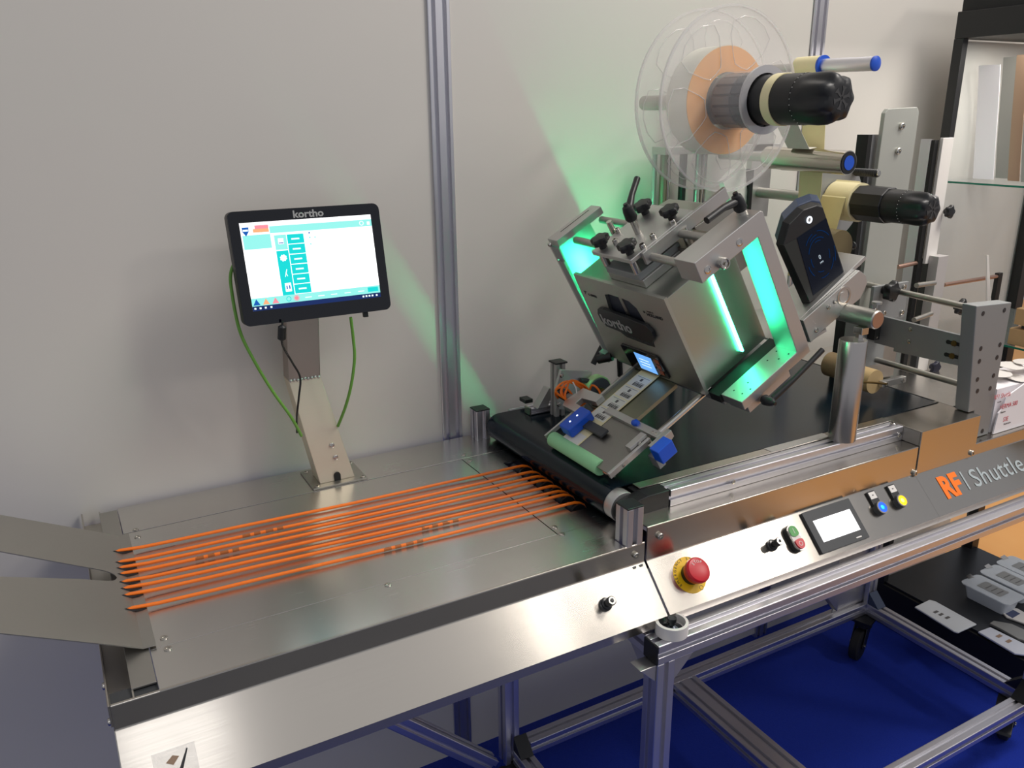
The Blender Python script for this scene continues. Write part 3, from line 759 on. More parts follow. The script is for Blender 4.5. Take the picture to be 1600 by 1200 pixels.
# ================================================================== LABEL PRINTER HEAD (tilted 30 degrees)
lb = thing('label_printer', tuple(LP @ V((0.15, 1.585, 0.0))), 'tilted brushed steel label printer with badge, blue screen and green light strip', 'label printer')
# main box: side skin, top, face plate with openings (built from strips around the two recesses)
bx = MB(LP)
bx.box(0.056, 0.262, 1.412, 1.762, -0.122, 0.150)
bx.build('printer_body', brushed('printer_steel', (182, 184, 176), 0.28, scale=(3, 300, 300)), lb, bevel=0.001)
FA0, FA1 = 0.046, 0.055
Yb0, Yb1, Bb0, Bb1 = 1.408, 1.775, -0.130, 0.156
def face_strip(poly):
    MB(LP).prism(poly, FA0, FA1, 'yzx').build('face_plate', face_m, lb)
face_m = brushed('face_steel', (192, 192, 184), 0.42, scale=(300, 3, 300))
face_strip([(1.408, -0.130), (1.603, -0.130), (1.603, -0.0215), (1.560, -0.022), (1.538, -0.020), (1.530, 0.010), (1.530, 0.055), (1.540, 0.100), (1.560, 0.116), (1.585, 0.119), (1.603, 0.1193), (1.603, 0.156), (1.408, 0.156)])
face_strip([(1.6032, -0.130), (1.800, -0.130), (1.772, 0.156), (1.6032, 0.156), (1.6032, 0.1193), (1.640, 0.120), (1.660, 0.114), (1.676, 0.060), (1.676, 0.015), (1.675, -0.008), (1.655, -0.020), (1.6032, -0.0215)])
MB(LP).box(0.0555, 0.0559, 1.53, 1.68, -0.03, 0.125).build('recess', mat('recess_dark', (46, 50, 62), 0.5), lb)
MB(LP).box(0.052, 0.0556, 1.600, 1.612, 0.06, 0.118).build('recess_rib', steel_dull, lb)
# badge
bp_ = [(1.516, 0.014), (1.505, 0.025), (1.504, 0.045), (1.518, 0.060), (1.60, 0.0655), (1.690, 0.068), (1.716, 0.062), (1.727, 0.045), (1.727, 0.022), (1.712, 0.006), (1.62, 0.002), (1.53, 0.0)]
bd = MB(LP).prism(bp_, 0.036, 0.0455, 'yzx').build('badge', logo_dark, lb, bevel=0.001)
TF = LP @ frame((0.0355, 1.718, 0.016), (0, -1, 0), (0, 0, 1), (-1, 0, 0))
text('kortho', TF, 0.044, logo_grey, bd, bold=0.0012, sx=1.02)
TF = LP @ frame((0.0455, 1.757, 0.093), (0, -1, 0), (0, 0, 1), (-1, 0, 0))
text('C-SERIES', TP(TF, 0.012, 0.0, 0), 0.010, ink, lb, bold=0.0002)
MB(TF).prism([(-0.004, 0.012), (0.009, 0.012), (0.009, 0.0095), (0.003, 0.0095), (0.0, 0.002), (-0.0025, 0.002), (0.0, 0.0095), (-0.004, 0.0095)], 0, 0.0004, 'xyz').build('series_mark', ink, lb)
TF = LP @ frame((0.0455, 1.510, 0.091), (0, -1, 0), (0, 0, 1), (-1, 0, 0))
text('HOLLAND', TP(TF, 0.004, -0.004, 0), 0.0125, ink, lb, bold=0.0004)
text('MADE IN', TP(TF, 0.010, 0.008, 0), 0.006, ink, lb)
MB(TF).box(-0.006, 0.000, 0.002, 0.008, 0, 0.0004).build('series_mark', ink, lb)
# small screen with three orange keys
dp = MB(LP).prism([(1.697, -0.055), (1.690, -0.127), (1.680, -0.130), (1.533, -0.118), (1.530, -0.112), (1.540, -0.052), (1.548, -0.048), (1.69, -0.050)], 0.040, 0.0458, 'yzx').build('keypad', black_gloss, lb, bevel=0.001)
MB(LP).box(0.0393, 0.0400, 1.574, 1.643, -0.116, -0.062).build('small_display', scr_sky, dp)
for b in (-0.066, -0.084, -0.102):
    MB(LP).box(0.0388, 0.0400, 1.543, 1.561, b - 0.007, b + 0.007).build('key', mat('rust_key', (150, 74, 44), 0.5), dp, bevel=0.0006)
for b in (-0.08, -0.09, -0.10):
    MB(LP).box(0.0391, 0.0393, 1.59, 1.63, b, b + 0.0025).build('display_text', scr_pale, dp)
# C-shaped carrier frames front and rear
cfm = alu_mill
def cframe(y0, y1, name):
    ro = [(0.086, 0.244), (0.284, 0.240), (0.290, 0.234), (0.288, -0.125), (0.286, -0.152), (0.062, -0.150), (0.062, -0.126), (0.250, -0.126), (0.256, 0.192), (0.086, 0.192)]
    return MB(LP).prism(ro, y0, y1, 'xzy').build(name, cfm, lb, bevel=0.0012)
cframe(1.305, 1.372, 'carrier_frame')
MB(LP).prism([(0.060, 0.244), (0.216, 0.244), (0.216, 0.224), (0.060, 0.224)], 1.803, 1.848, 'xzy').build('carrier_frame', cfm, lb, bevel=0.001)
MB(LP).box(0.056, 0.187, 1.840, 1.848, -0.14, 0.2235).build('carrier_plate', cfm, lb)
MB(LP).box(0.0605, 0.28, 1.803, 1.848, -0.15, -0.141).build('carrier_frame', cfm, lb)
MB(LP).box(0.055, 0.060, 1.803, 1.8395, 0.185, 0.2235).build('carrier_post', alu_matt, lb)
MB(LP).box(0.050, 0.058, 1.8005, 1.827, -0.14, 0.1845).build('carrier_post', alu_matt, lb)
MB(LP).box(0.095, 0.195, 1.83, 1.832, 0.2441, 0.2445).build('slot', black_matt, lb)
bolt(lb, (0.0555, 1.835, 0.232), (-1, 0, 0), 0.006, 0.006, T=LP)
for a, b in ((0.208, 0.212), (0.110, 0.210)):
    bolt(lb, (a, 1.3052, b), (0, -1, 0), 0.0085, 0.0015, T=LP, m=chrome)
kn = MB(LP).lathe((0.146, 1.305, 0.203), (0, -1, 0), [(0, 0.0125), (0.014, 0.0125), (0.0155, 0.0118), (0.0155, 0.0095), (0.012, 0.0085), (0.012, 0.004), (0.0165, 0.0035), (0.0165, 0.0)], 36).build('thumb_nut', bolt_m, lb, smooth=True)
for k in range(6):
    t = k * math.pi / 3
# guide shafts between the frames
for a, b in ((0.110, 0.212), (0.202, 0.213)):
    MB(LP).cyl((a, 1.372, b), (a, 1.803, b), 0.0095, 20).build('guide_shaft', steel_dull, lb, smooth=True)
# bottom strip lit green, and holes
for a, y in ((0.085, 1.325), (0.085, 1.352), (0.105, 1.318), (0.120, 1.34), (0.20, 1.352), (0.215, 1.33), (0.238, 1.32), (0.235, 1.355)):
    MB(LP).cyl((a, y, -0.1262), (a, y, -0.1255), 0.0022, 10).build('screw_hole', black_matt, lb)
MB(LP).box(0.056, 0.27, 1.374, 1.41, -0.150, -0.128).build('gap_shade_block', black_matt, lb)  # black block put in for the shade between box and bottom bar
MB(LP).box(0.075, 0.215, 1.310, 1.375, -0.172, -0.153).build('lower_rail', cfm, lb, bevel=0.0008)
MB(LP).box(0.062, 0.262, 1.374, 1.80, -0.160, -0.151).build('base_strip', alu_matt, lb)
# LED strips
MB(LP).box(0.181, 0.1858, 1.4045, 1.4119, -0.100, 0.139).build('light_strip', led_green, lb)['label'] = 'glowing green light strip'
MB(LP).box(0.1485, 0.153, 1.7622, 1.7655, -0.100, 0.139).build('light_strip', led_green2, lb)['label'] = 'glowing green light strip'
# clamp block and slotted adjusting plate above the box
MB(LP).box(0.070, 0.245, 1.500, 1.640, 0.1502, 0.172).build('riser_block', alu_mill, lb, bevel=0.0015)
MB(LP).box(0.066, 0.20, 1.505, 1.635, 0.172, 0.190).build('riser_block', alu_matt, lb, bevel=0.0015)
for a, y in ((0.075, 1.515), (0.075, 1.635), (0.24, 1.515), (0.24, 1.635)):
    MB(LP).cyl((a, y, 0.189), (a, y, 0.2245), 0.0095, 24).build('spacer', bolt_m, lb, smooth=True)
MB(LP).box(0.060, 0.262, 1.497, 1.652, 0.2245, 0.236).build('clamp_plate', alu_mill, lb, bevel=0.0015)


MB(LP).box(0.09, 0.36, 1.487, 1.4965, 0.204, 0.2355).build('front_bar', alu_mill, lb, bevel=0.001)


def star_knob(parent, p, d, r, T=I4, m=black, h=0.020, lobes=5, name='star_knob'):
    """five-lobed clamping knob on a short neck"""
    Tm = T
    p = Tm @ V(p); d = (Tm.to_3x3() @ V(d)).normalized(); x, y, d = basis(d)
    def ringr(t, k, am):
        return [p + d * t + (x * math.cos(a) + y * math.sin(a)) * (k * (1 + am * math.cos(lobes * a))) for a in (2 * math.pi * i / 50 for i in range(50))]
    rs = [ringr(0, r * 0.42, 0), ringr(h * 0.5, r * 0.42, 0.0), ringr(h * 0.62, r * 0.8, 0.12), ringr(h * 0.75, r * 0.9, 0.17), ringr(h * 1.25, r * 0.9, 0.17), ringr(h * 1.42, r * 0.78, 0.12), ringr(h * 1.45, r * 0.3, 0)]
    return MB().loft(rs).build(name, m, parent, smooth=True)


for a, y in ((0.082, 1.628), (0.082, 1.523), (0.226, 1.632), (0.222, 1.527)):
    star_knob(lb, (a, y, 0.236), (0, 0, 1), 0.022, LP)
for a, y in ((0.108, 1.505), (0.106, 1.607), (0.142, 1.643), (0.196, 1.642), (0.146, 1.512), (0.205, 1.506)):
    bolt(lb, (a, y, 0.236), (0, 0, 1), 0.0068, 0.010, T=LP)


def lever(parent, p, axis, tip, T=I4, name='clamping_lever', s=1.0, m=black):
    p, tip = T @ V(p), T @ V(tip); ax = (T.to_3x3() @ V(axis)).normalized()
    o = MB().lathe(p, ax, [(0, 0.011 * s), (0.006 * s, 0.014 * s), (0.024 * s, 0.0125 * s), (0.034 * s, 0.010 * s), (0.037 * s, 0.006 * s), (0.042 * s, 0.005 * s)], 20).build(name, m, parent, smooth=True)
    b0 = p + ax * 0.022 * s
    mid = b0.lerp(tip, 0.45) + ax * 0.004 * s
    MB().tube([b0, b0.lerp(mid, 0.5), mid, mid.lerp(tip, 0.6), tip], [0.009 * s, 0.0085 * s, 0.007 * s, 0.0072 * s, 0.0075 * s], 12).build('handle', m, o, smooth=True)
    return o


MB(LP).cyl((0.152, 1.575, 0.20), (0.152, 1.575, 0.276), 0.008, 20).build('spindle', bolt_m, lb, smooth=True)
lv = lever(lb, (0.152, 1.575, 0.273), (0, 0, 1), (0.238, 1.625, 0.326), LP)
MB(LP).cyl((0.270, 1.345, 0.238), (0.270, 1.345, 0.247), 0.012, 20).build('washer', bolt_m, lb, smooth=True)
lever(lb, (0.270, 1.345, 0.246), (0, 0, 1), (0.172, 1.335, 0.287), LP)
MB(LP).cyl((0.215, 1.49, 0.172), (0.215, 1.49, 0.222), 0.0095, 20).build('spacer', bolt_m, lb, smooth=True)
MB(LP).cyl((0.145, 1.668, 0.20), (0.145, 1.668, 0.262), 0.0075, 16).build('spacer', chrome, lb, smooth=True)
# rear housing with sloping lid behind the box
MB(LP).prism([(0.263, 0.0), (0.40, 0.0), (0.40, 0.150), (0.37, 0.172), (0.263, 0.185)], 1.52, 1.74, 'xzy').build('rear_housing', brushed('housing_grey', (160, 160, 152), 0.4, scale=(300, 3, 300)), lb, bevel=0.002)
MB(LP).box(0.19, 0.262, 1.43, 1.74, 0.1505, 0.18).build('lid', brushed('lid_warm', (150, 142, 132), 0.4), lb, bevel=0.001)
MB(LP).cyl((0.305, 1.40, 0.19), (0.305, 1.43, 0.19), 0.015, 24).build('thumb_nut', bolt_m, lb, smooth=True)
# lower arm frame: side rail plate with bearing and stub
cp = [(0.292, -0.062), (0.491, -0.062), (0.505, -0.085), (0.503, -0.108), (0.470, -0.129), (0.335, -0.124), (0.292, -0.128)]
MB(LR).prism(cp, 1.300, 1.312, 'xzy').build('side_rail', cfm, lb, bevel=0.001)
MB(LR).prism([(0.292, -0.062), (0.53, -0.050), (0.535, -0.060), (0.505, -0.0625)], 1.312, 1.42, 'xzy').build('side_rail', cfm, lb, bevel=0.001)
MB(LR).ring((0.425, 1.2985, -0.088), (0, 1, 0), 0.0165, 0.0225, 0.004, 32).build('bearing_ring', chrome, lb)
MB(LR).cyl((0.420, 1.298, -0.088), (0.420, 1.302, -0.088), 0.012, 24).build('bearing_face', alu_mill, lb)
screws(lb, [(0.395, 1.2995, -0.083), (0.372, 1.2995, -0.082), (0.318, 1.2995, -0.110)], (0, -1, 0), 0.006, 0.002, T=LR)
MB(LR).prism([(0.30, 1.36), (0.38, 1.34), (0.43, 1.40), (0.43, 1.52), (0.36, 1.60), (0.30, 1.58)], -0.172, -0.165, 'xyz').build('arm_plate', white_pl, lb)
sb = MB().lathe((1.672, 1.245, 1.281), (0, 1, 0), [(0, 0.020), (0.003, 0.0225), (0.16, 0.0225), (0.16, 0.02)], 40).build('support_bar', steel_dull, lb, smooth=True)
MB().lathe((1.672, 1.2445, 1.281), (0, 1, 0), [(0, 0.019), (0.0004, 0.019)], 40).build('end_face', mat('copper_tint_end', (186, 150, 128), 0.35, 0.9), sb, smooth=True)
# lever under the frame
lever(lb, (0.118, 1.305, -0.163), (0, -1, 0), (0.30, 1.28, -0.150), LP, s=0.85)
# pivot knobs and struts behind the face
MB(LP).cyl((0.02, 1.822, -0.128), (0.047, 1.79, -0.128), 0.013, 20).build('pivot_knob', black, lb, smooth=True)
MB(LP).box(0.035, 0.056, 1.80, 1.83, -0.145, -0.115).build('hinge_block', alu_matt, lb)
for x0, z0, x1, z1 in ((1.270, 1.085, 1.335, 1.19), (1.365, 1.035, 1.35, 1.19)):
    MB().cyl((x0, 1.83, z0), (x1, 1.83, z1), 0.008, 14).build('strut', black, lb, smooth=True)

# ================================================================== LABEL DISPENSING TONGUE
tg = thing('dispensing_tongue', tuple(LF @ V((-0.14, 1.48, -0.07))), 'flat grey dispensing plate with a mint foam roller above the belt', 'label dispenser')
pb_ = -0.062
MB(LF).box(-0.286, -0.155, 1.352, 1.560, pb_ - 0.003, pb_).build('peel_plate', brushed('peel_plate_steel', (150, 148, 142), 0.4), tg, bevel=0.0005)
MB(LF).box(-0.155, 0.000, 1.432, 1.585, pb_ - 0.012, pb_ - 0.002).build('web_plate', olive, tg, bevel=0.0005)
MB(LF).box(-0.155, 0.000, 1.585, 1.592, pb_ - 0.012, pb_ + 0.004).build('web_edge', alu_mill, tg)
MB(LF).box(-0.158, -0.140, 1.322, 1.520, pb_, pb_ + 0.010).build('cross_bar', alu_mill, tg, bevel=0.0008)
MB(LF).prism([(-0.185, -0.052), (-0.125, -0.052), (-0.125, -0.070), (-0.175, -0.088), (-0.185, -0.088)], 1.308, 1.322, 'xzy').build('arm_clamp', alu_mill, tg, bevel=0.0008)
bl = MB(LF).box(-0.192, -0.148, 1.278, 1.308, -0.084, -0.048).build('blue_end_block', blue_pl, tg, bevel=0.002)
MB(LF).box(-0.19, -0.172, 1.308, 1.335, -0.115, -0.084).build('drop_bracket', alu_matt, tg, bevel=0.0008)
screws(tg, [(-0.150, 1.333, -0.052), (-0.150, 1.345, -0.052)], (0, 0, 1), 0.003, 0.001, T=LF)
MB(LF).box(-0.290, -0.165, 1.337, 1.345, pb_ - 0.006, pb_ + 0.008).build('side_arm', alu_mill, tg, bevel=0.0008)
MB(LF).box(-0.215, -0.165, 1.347, 1.365, pb_, pb_ + 0.016).build('slide_block', alu_mill, tg, bevel=0.0008)
MB(LF).box(-0.212, -0.168, 1.3652, 1.372, pb_ + 0.001, pb_ + 0.010).build('slide_block', black_matt, tg)
screws(tg, [(-0.19, 1.3465, -0.052), (-0.172, 1.3365, -0.062), (-0.25, 1.3365, -0.062)], (0, -1, 0), 0.004, 0.0015, T=LF)
MB(LF).tube([(-0.148, 1.396, pb_ + 0.012), (-0.150, 1.404, pb_ + 0.013), (-0.152, 1.412, pb_ + 0.013)], [0.0055, 0.009, 0.0065], 12).build('blue_thumb_clip', blue_pl, tg, smooth=True)
ro = MB().lathe((0.9965, 1.395, 0.9965), (0, 1, 0), [(0, 0.0175), (0.0015, 0.0185), (0.202, 0.0185), (0.206, 0.015), (0.208, 0.009)], 40).build('foam_roller', green_foam, tg, smooth=True)
MB().lathe((0.9965, 1.345, 0.9965), (0, 1, 0), [(0, 0.003), (0.018, 0.003), (0.018, 0.006), (0.024, 0.008), (0.034, 0.008), (0.034, 0.005), (0.27, 0.005)], 20).build('roller_axle', bolt_m, tg, smooth=True)
MB(LF).box(-0.290, -0.20, 1.603, 1.609, pb_ - 0.004, pb_ + 0.006).build('side_arm', alu_mill, tg)
MB(LF).prism([(-0.20, 1.570), (-0.20, 1.640), (-0.185, 1.650), (-0.13, 1.640), (-0.125, 1.560), (-0.150, 1.560), (-0.158, 1.61), (-0.178, 1.61), (-0.18, 1.57)], pb_ + 0.002, pb_ + 0.018, 'xyz').build('rear_clamp', alu_mill, tg, bevel=0.001)
MB(LF).cyl((-0.165, 1.64, pb_ + 0.005), (-0.165, 1.67, pb_ + 0.005), 0.010, 20).build('rear_knob', alu_matt, tg, smooth=True)
MB(LF).cyl((-0.165, 1.67, pb_ + 0.005), (-0.165, 1.70, pb_ + 0.005), 0.014, 20).build('rear_knob', black, tg, smooth=True)
# long round bars carrying the tongue
MB(LF).cyl((-0.150, 1.352, -0.072), (0.03, 1.352, -0.072), 0.0075, 20).build('carrier_bar', chrome, tg, smooth=True)
MB(LF).cyl((-0.150, 1.60, -0.072), (-0.005, 1.60, -0.072), 0.0075, 20).build('carrier_bar', chrome, tg, smooth=True)

# label strip
ls = MB(LF).box(-0.272, 0.000, 1.495, 1.560, pb_ + 0.0005, pb_ + 0.0012).build('label_strip', cream, None)
WL[ls.name] = ls.location.copy()
tag(ls, 'cream backing strip carrying white barcode labels down the dispensing plate', 'label strip')
for i in range(4):
    a = -0.182 + i * 0.0415
    l = MB(LF).box(a, a + 0.0385, 1.499, 1.557, pb_ + 0.0013, pb_ + 0.0017).build('label', white_paper, ls)
    for k in range(16):
        y = 1.505 + k * 0.0022 + (0.0006 if k % 3 else 0)
        MB(LF).box(a + 0.004, a + 0.0145, y, y + (0.0015 if k % 2 else 0.0009), pb_ + 0.0018, pb_ + 0.0020).build('barcode_bar', ink, l)
    MB(LF).box(a + 0.022, a + 0.031, 1.523, 1.531, pb_ + 0.0018, pb_ + 0.0020).build('print_mark', ink_soft, l)
    MB(LF).box(a + 0.0165, a + 0.0175, 1.505, 1.54, pb_ + 0.0018, pb_ + 0.0020).build('text_line', ink_soft, l)
    MB(LF).box(a + 0.034, a + 0.035, 1.505, 1.55, pb_ + 0.0018, pb_ + 0.0020).build('text_line', ink_soft, l)
MB(LF).box(-0.272, -0.235, 1.499, 1.557, pb_ + 0.0013, pb_ + 0.0016).build('label', white_paper, ls)

# blue sensor
sn = thing('label_sensor', tuple(LF @ V((-0.23, 1.57, -0.055))), 'blue fork sensor with two white dots clipped over the label strip', 'sensor')
MB(LF).prism(rrect(-0.258, -0.184, 1.526, 1.570, 0.006, 4), pb_ + 0.004, pb_ + 0.030, 'xyz').build('sensor_body', blue_pl, sn, bevel=0.003)
MB(LF).prism([(-0.25, 1.529), (-0.205, 1.529), (-0.205, 1.5315), (-0.25, 1.5315)], pb_ + 0.004, pb_ + 0.025, 'xyz').build('side_label', mat('blue_print', (60, 110, 210), 0.4), sn)
MB(LF).box(-0.222, -0.198, 1.452, 1.531, pb_ + 0.006, pb_ + 0.013).build('sensor_fork', dark_grey, sn, bevel=0.001)
for a in (-0.235, -0.212):
    MB(LF).cyl((a, 1.549, pb_ + 0.030), (a, 1.549, pb_ + 0.0308), 0.0024, 14).build('status_light', led_white, sn)
# coiled orange cable
def spot(px, py, y): return at(px, py, 1, y)
coil_pts = [tuple(LF @ V((-0.190, 1.575, pb_ + 0.02))), spot(925, 645, 1.585), spot(936, 628, 1.60), spot(937, 612, 1.62), spot(925, 602, 1.64)]
for k in range(4 * 10):
    a = -0.6 + k * 2 * math.pi / 10
    cx, cy = 897 + 6 * math.cos(k * 0.7), 614 + 2 * math.sin(k * 0.9)
    coil_pts.append(spot(cx + (19 + (k % 7)) * math.cos(-a), cy + (14 + (k % 5)) * math.sin(-a), 1.655 + 0.004 * math.sin(k)))
coil_pts += [spot(885, 606, 1.67), spot(870, 608, 1.68), spot(868, 616, 1.69), spot(872, 622, 1.70)]
cable('sensor_cable', coil_pts, 0.0027, orange, 'coiled bright orange sensor cable bundled behind the foam roller', n=8, sub=4)
tie = MB().tube([spot(895, 597, 1.645), spot(900, 606, 1.64), spot(902, 620, 1.64)], 0.0018, 6).build('cable_tie', white_pl, None)
tag(tie, 'small white cable tie holding the coiled orange cable', 'cable tie')

# rear pressure wheel bracket
rw = thing('wheel_bracket', (1.16, 1.80, 0.975), 'green-lit upright plate with an encoder wheel at the rear belt edge', 'bracket')
bpts = [(877, 578), (925, 580), (923, 600), (912, 640), (873, 640), (868, 610)]
pl = [at(px, py, 1, 1.74) for px, py in bpts]
MB().prism([(p_.x, p_.z) for p_ in pl], 1.740, 1.750, 'xzy').build('upright_plate', alu_mill, rw, bevel=0.001)
MB().ring((1.105, 1.7395, 1.066), (0, -1, 0), 0.0, 0.009, 0.001, 20).build('bore', black_matt, rw)
screws(rw, [(1.108, 1.7395, 1.103), (1.101, 1.7395, 1.024)], (0, -1, 0), 0.006, 0.003)
MB().extr((1.129, 1.79, 0.975), (1.129, 1.79, 1.121), 0.03, 0.03, up=(0, 1, 0), sw=0.008, sd=0.007).build('rear_post', mat('post_reflecting_wall', (168, 166, 160), 0.5, 0.2), rw)  # flat pale grey imitates the wall mirrored in the aluminium
MB().box(1.111, 1.149, 1.772, 1.810, 1.121, 1.126).build('end_cap', black, rw, bevel=0.002)
MB().extr((1.062, 1.83, 0.9865), (1.20, 1.83, 0.9865), 0.030, 0.020, sw=0.008, sd=0.006).build('foot_rail', alu, rw, bevel=0.0009)
MB().box(1.058, 1.062, 1.816, 1.845, 0.977, 0.997).build('end_cap', bolt_m, rw)
MB().box(1.076, 1.10, 1.872, 1.905, 0.99, 1.0).build('end_cap', black, rw)
MB().prism([(1.072, 0.9975), (1.105, 0.9975), (1.122, 1.045), (1.108, 1.050)], 1.800, 1.828, 'xzy').build('foot_gusset', alu_mill, rw, bevel=0.001)
wc = at(936, 609, 1, 1.72)
MB().lathe((wc.x, 1.718, wc.z), (0, 1, 0), [(0, 0.025), (0, 0.037), (0.003, 0.038), (0.022, 0.038), (0.022, 0.025)], 40).build('encoder_wheel', mat('pale_green_tyre', (186, 222, 160), 0.7), rw, smooth=True)
MB().lathe((wc.x, 1.714, wc.z), (0, 1, 0), [(0, 0.006), (0, 0.033), (0.004, 0.034)], 40).build('wheel_disc', mat('grey_disc', (84, 84, 92), 0.3, 0.6), rw, smooth=True)
MB().cyl((wc.x, 1.705, wc.z), (wc.x, 1.715, wc.z), 0.008, 20).build('wheel_hub', brass, rw, smooth=True)
MB().cyl((wc.x - 0.05, 1.735, wc.z + 0.03), (wc.x, 1.735, wc.z + 0.02), 0.006, 14).build('wheel_arm', dark_grey, rw, smooth=True)
MB().box(1.14, 1.18, 1.75, 1.79, 1.088, 1.094).build('sensor_plate', alu_mill, rw)

# support pillar
pp = thing('support_pillar', (1.652, 1.286, 0.9725), 'round polished steel pillar standing on the slotted rail', 'pillar')
MB().lathe((1.647, 1.286, 0.9726), (0, 0, 1), [(0, 0.0325), (0.003, 0.033), (0.252, 0.033), (0.256, 0.031)], 48).build('pillar_tube', mat('pillar_steel', (196, 190, 184), 0.27, 1.0), pp, smooth=True)
MB().lathe((1.652, 1.275, 1.228), (0, 0, 1), [(0, 0.013), (0.006, 0.013), (0.006, 0.0095), (0.032, 0.0095)], 6).build('lock_nut', bolt_m, pp)
MB().box(1.640, 1.664, 1.26, 1.285, 1.245, 1.262).build('clevis', bolt_m, pp, bevel=0.001)
# ================================================================== LABEL REEL
rc = V((1.3915, 0, 1.773))
rl = thing('label_reel', (rc.x, 1.53, rc.z), 'clear plastic reel with a white label roll and orange core side', 'reel')
RR = 0.200


def flange(y, t, name):
    """spoked transparent disc with six window ribs"""
    o = MB().ring((rc.x, y, rc.z), (0, 1, 0), 0.055, RR, t, 72).build(name, clear, rl)
    MB().ring((rc.x, y - 0.002, rc.z), (0, 1, 0), RR - 0.004, RR + 0.001, t + 0.004, 72).build('rim', clear_rib, o)
    for k in range(6):
        a0 = math.radians(60 * k + 12)
        pts = []
        for rr_, da in ((0.078, -14), (0.095, -19), (0.14, -23), (0.168, -20), (0.179, -10), (0.182, 0), (0.179, 10), (0.168, 20), (0.14, 23), (0.095, 19), (0.078, 14), (0.074, 0), (0.078, -14), (0.095, -19)):
            a = a0 + math.radians(da)
            pts.append((rc.x + rr_ * math.cos(a), y - 0.001, rc.z + rr_ * math.sin(a)))
        MB().tube(pts, 0.0011, 6).build('window_rib', clear_rib, o, smooth=True)
    return o


flange(1.487, 0.002, 'front_flange')
flange(1.572, 0.002, 'rear_flange')
MB().ring((rc.x, 1.500, rc.z), (0, 1, 0), 0.062, 0.118, 0.0685, 64).build('label_roll', roll_paper, rl, smooth=False)
MB().ring((rc.x, 1.4985, rc.z), (0, 1, 0), 0.062, 0.1165, 0.0015, 64).build('roll_side', roll_side, rl)
MB().ring((rc.x, 1.385, rc.z), (0, 1, 0), 0.058, 0.062, 0.103, 48).build('hub_sleeve', clear_hub, rl)
MB().ring((rc.x, 1.380, rc.z), (0, 1, 0), 0.055, 0.071, 0.006, 56).build('hub_collar', mat('frosted_collar', (196, 194, 194), 0.2, 0.3), rl)
for k in range(16):
    a = 2 * math.pi * k / 16
    ca, sa = math.cos(a), math.sin(a)
    for y0, y1, m_ in ((1.388, 1.428, dark_grey), (1.432, 1.484, mat('hub_grey', (128, 124, 122), 0.35, 0.4) if k == 0 else bpy.data.materials['hub_grey'])):
        T = Matrix.Translation((rc.x, 0, rc.z)) @ Matrix.Rotation(-a, 4, 'Y')
        MB(T).box(0.050, 0.0575, y0, y1, -0.0085, 0.0085).build('hub_finger', m_, rl, bevel=0.0008)
# unwinder: mandrel with cream ring and black knob
un = thing('unwind_mandrel', (rc.x, 1.30, rc.z), 'upper black cylindrical mandrel with cream ring and lobed black knob', 'mandrel')


def mandrel(parent, c, y0, y1, r, ring=None, axis=(0, -1, 0)):
    """cylinder from y0 (far) to y1 (near) then the lobed knob"""
    MB().lathe((c.x, y0, c.z), (0, -1, 0), [(0, r), (y0 - y1, r)], 48).build('mandrel_body', black, parent, smooth=True)
    if ring:
        MB().lathe((c.x, ring[0], c.z), (0, -1, 0), [(0, r), (0, r + 0.002), (ring[0] - ring[1], r + 0.002), (ring[0] - ring[1], r)], 48).build('cream_ring', cream, parent, smooth=True)
    # knob with seven finger scallops
    rings = []
    for t, rad, am in ((0, 0.99, 0), (0.012, 0.98, 0.0), (0.022, 0.965, 0.03), (0.045, 0.95, 0.075), (0.068, 0.91, 0.09), (0.080, 0.84, 0.085), (0.087, 0.70, 0.05), (0.089, 0.5, 0.02), (0.089, 0.3, 0)):
        s_ = r / 0.052
        rings.append([(c.x + r * rad * (1 + am * math.cos(7 * a)) * math.cos(a), y1 - t * s_, c.z + r * rad * (1 + am * math.cos(7 * a)) * math.sin(a)) for a in (2 * math.pi * i / 84 for i in range(84))])
    kb = MB().loft(rings).build('lobed_knob', black, parent, smooth=True)
    for k in range(6):
        a = k * math.pi / 3 + 0.3
        T = Matrix.Translation((c.x, y1 - 0.0891 * r / 0.052, c.z)) @ Matrix.Rotation(-a, 4, 'Y')
        MB(T).prism([(0.003, -0.0025), (0.016, -0.0025), (0.022, -0.0065), (0.022, 0.0065), (0.016, 0.0025), (0.003, 0.0025)], -0.0006, 0.0, 'xzy').build('flower_mark', mat('mark_grey', (58, 58, 58), 0.5) if 'mark_grey' not in bpy.data.materials else bpy.data.materials['mark_grey'], kb)
    for k in range(28):
        a = 2 * math.pi * k / 28
        MB().sphere((c.x + (r + 0.0002) * math.cos(a), y1 - 0.002, c.z + (r + 0.0002) * math.sin(a)), 0.0011, 6, 4).build('index_dot', white_pl, kb)
    return kb


mandrel(un, rc, 1.56, 1.268, 0.051, (1.345, 1.322))
MB().cyl((rc.x, 1.58, rc.z), (rc.x, 1.80, rc.z), 0.018, 20).build('mandrel_axle', steel_dull, un, smooth=True)

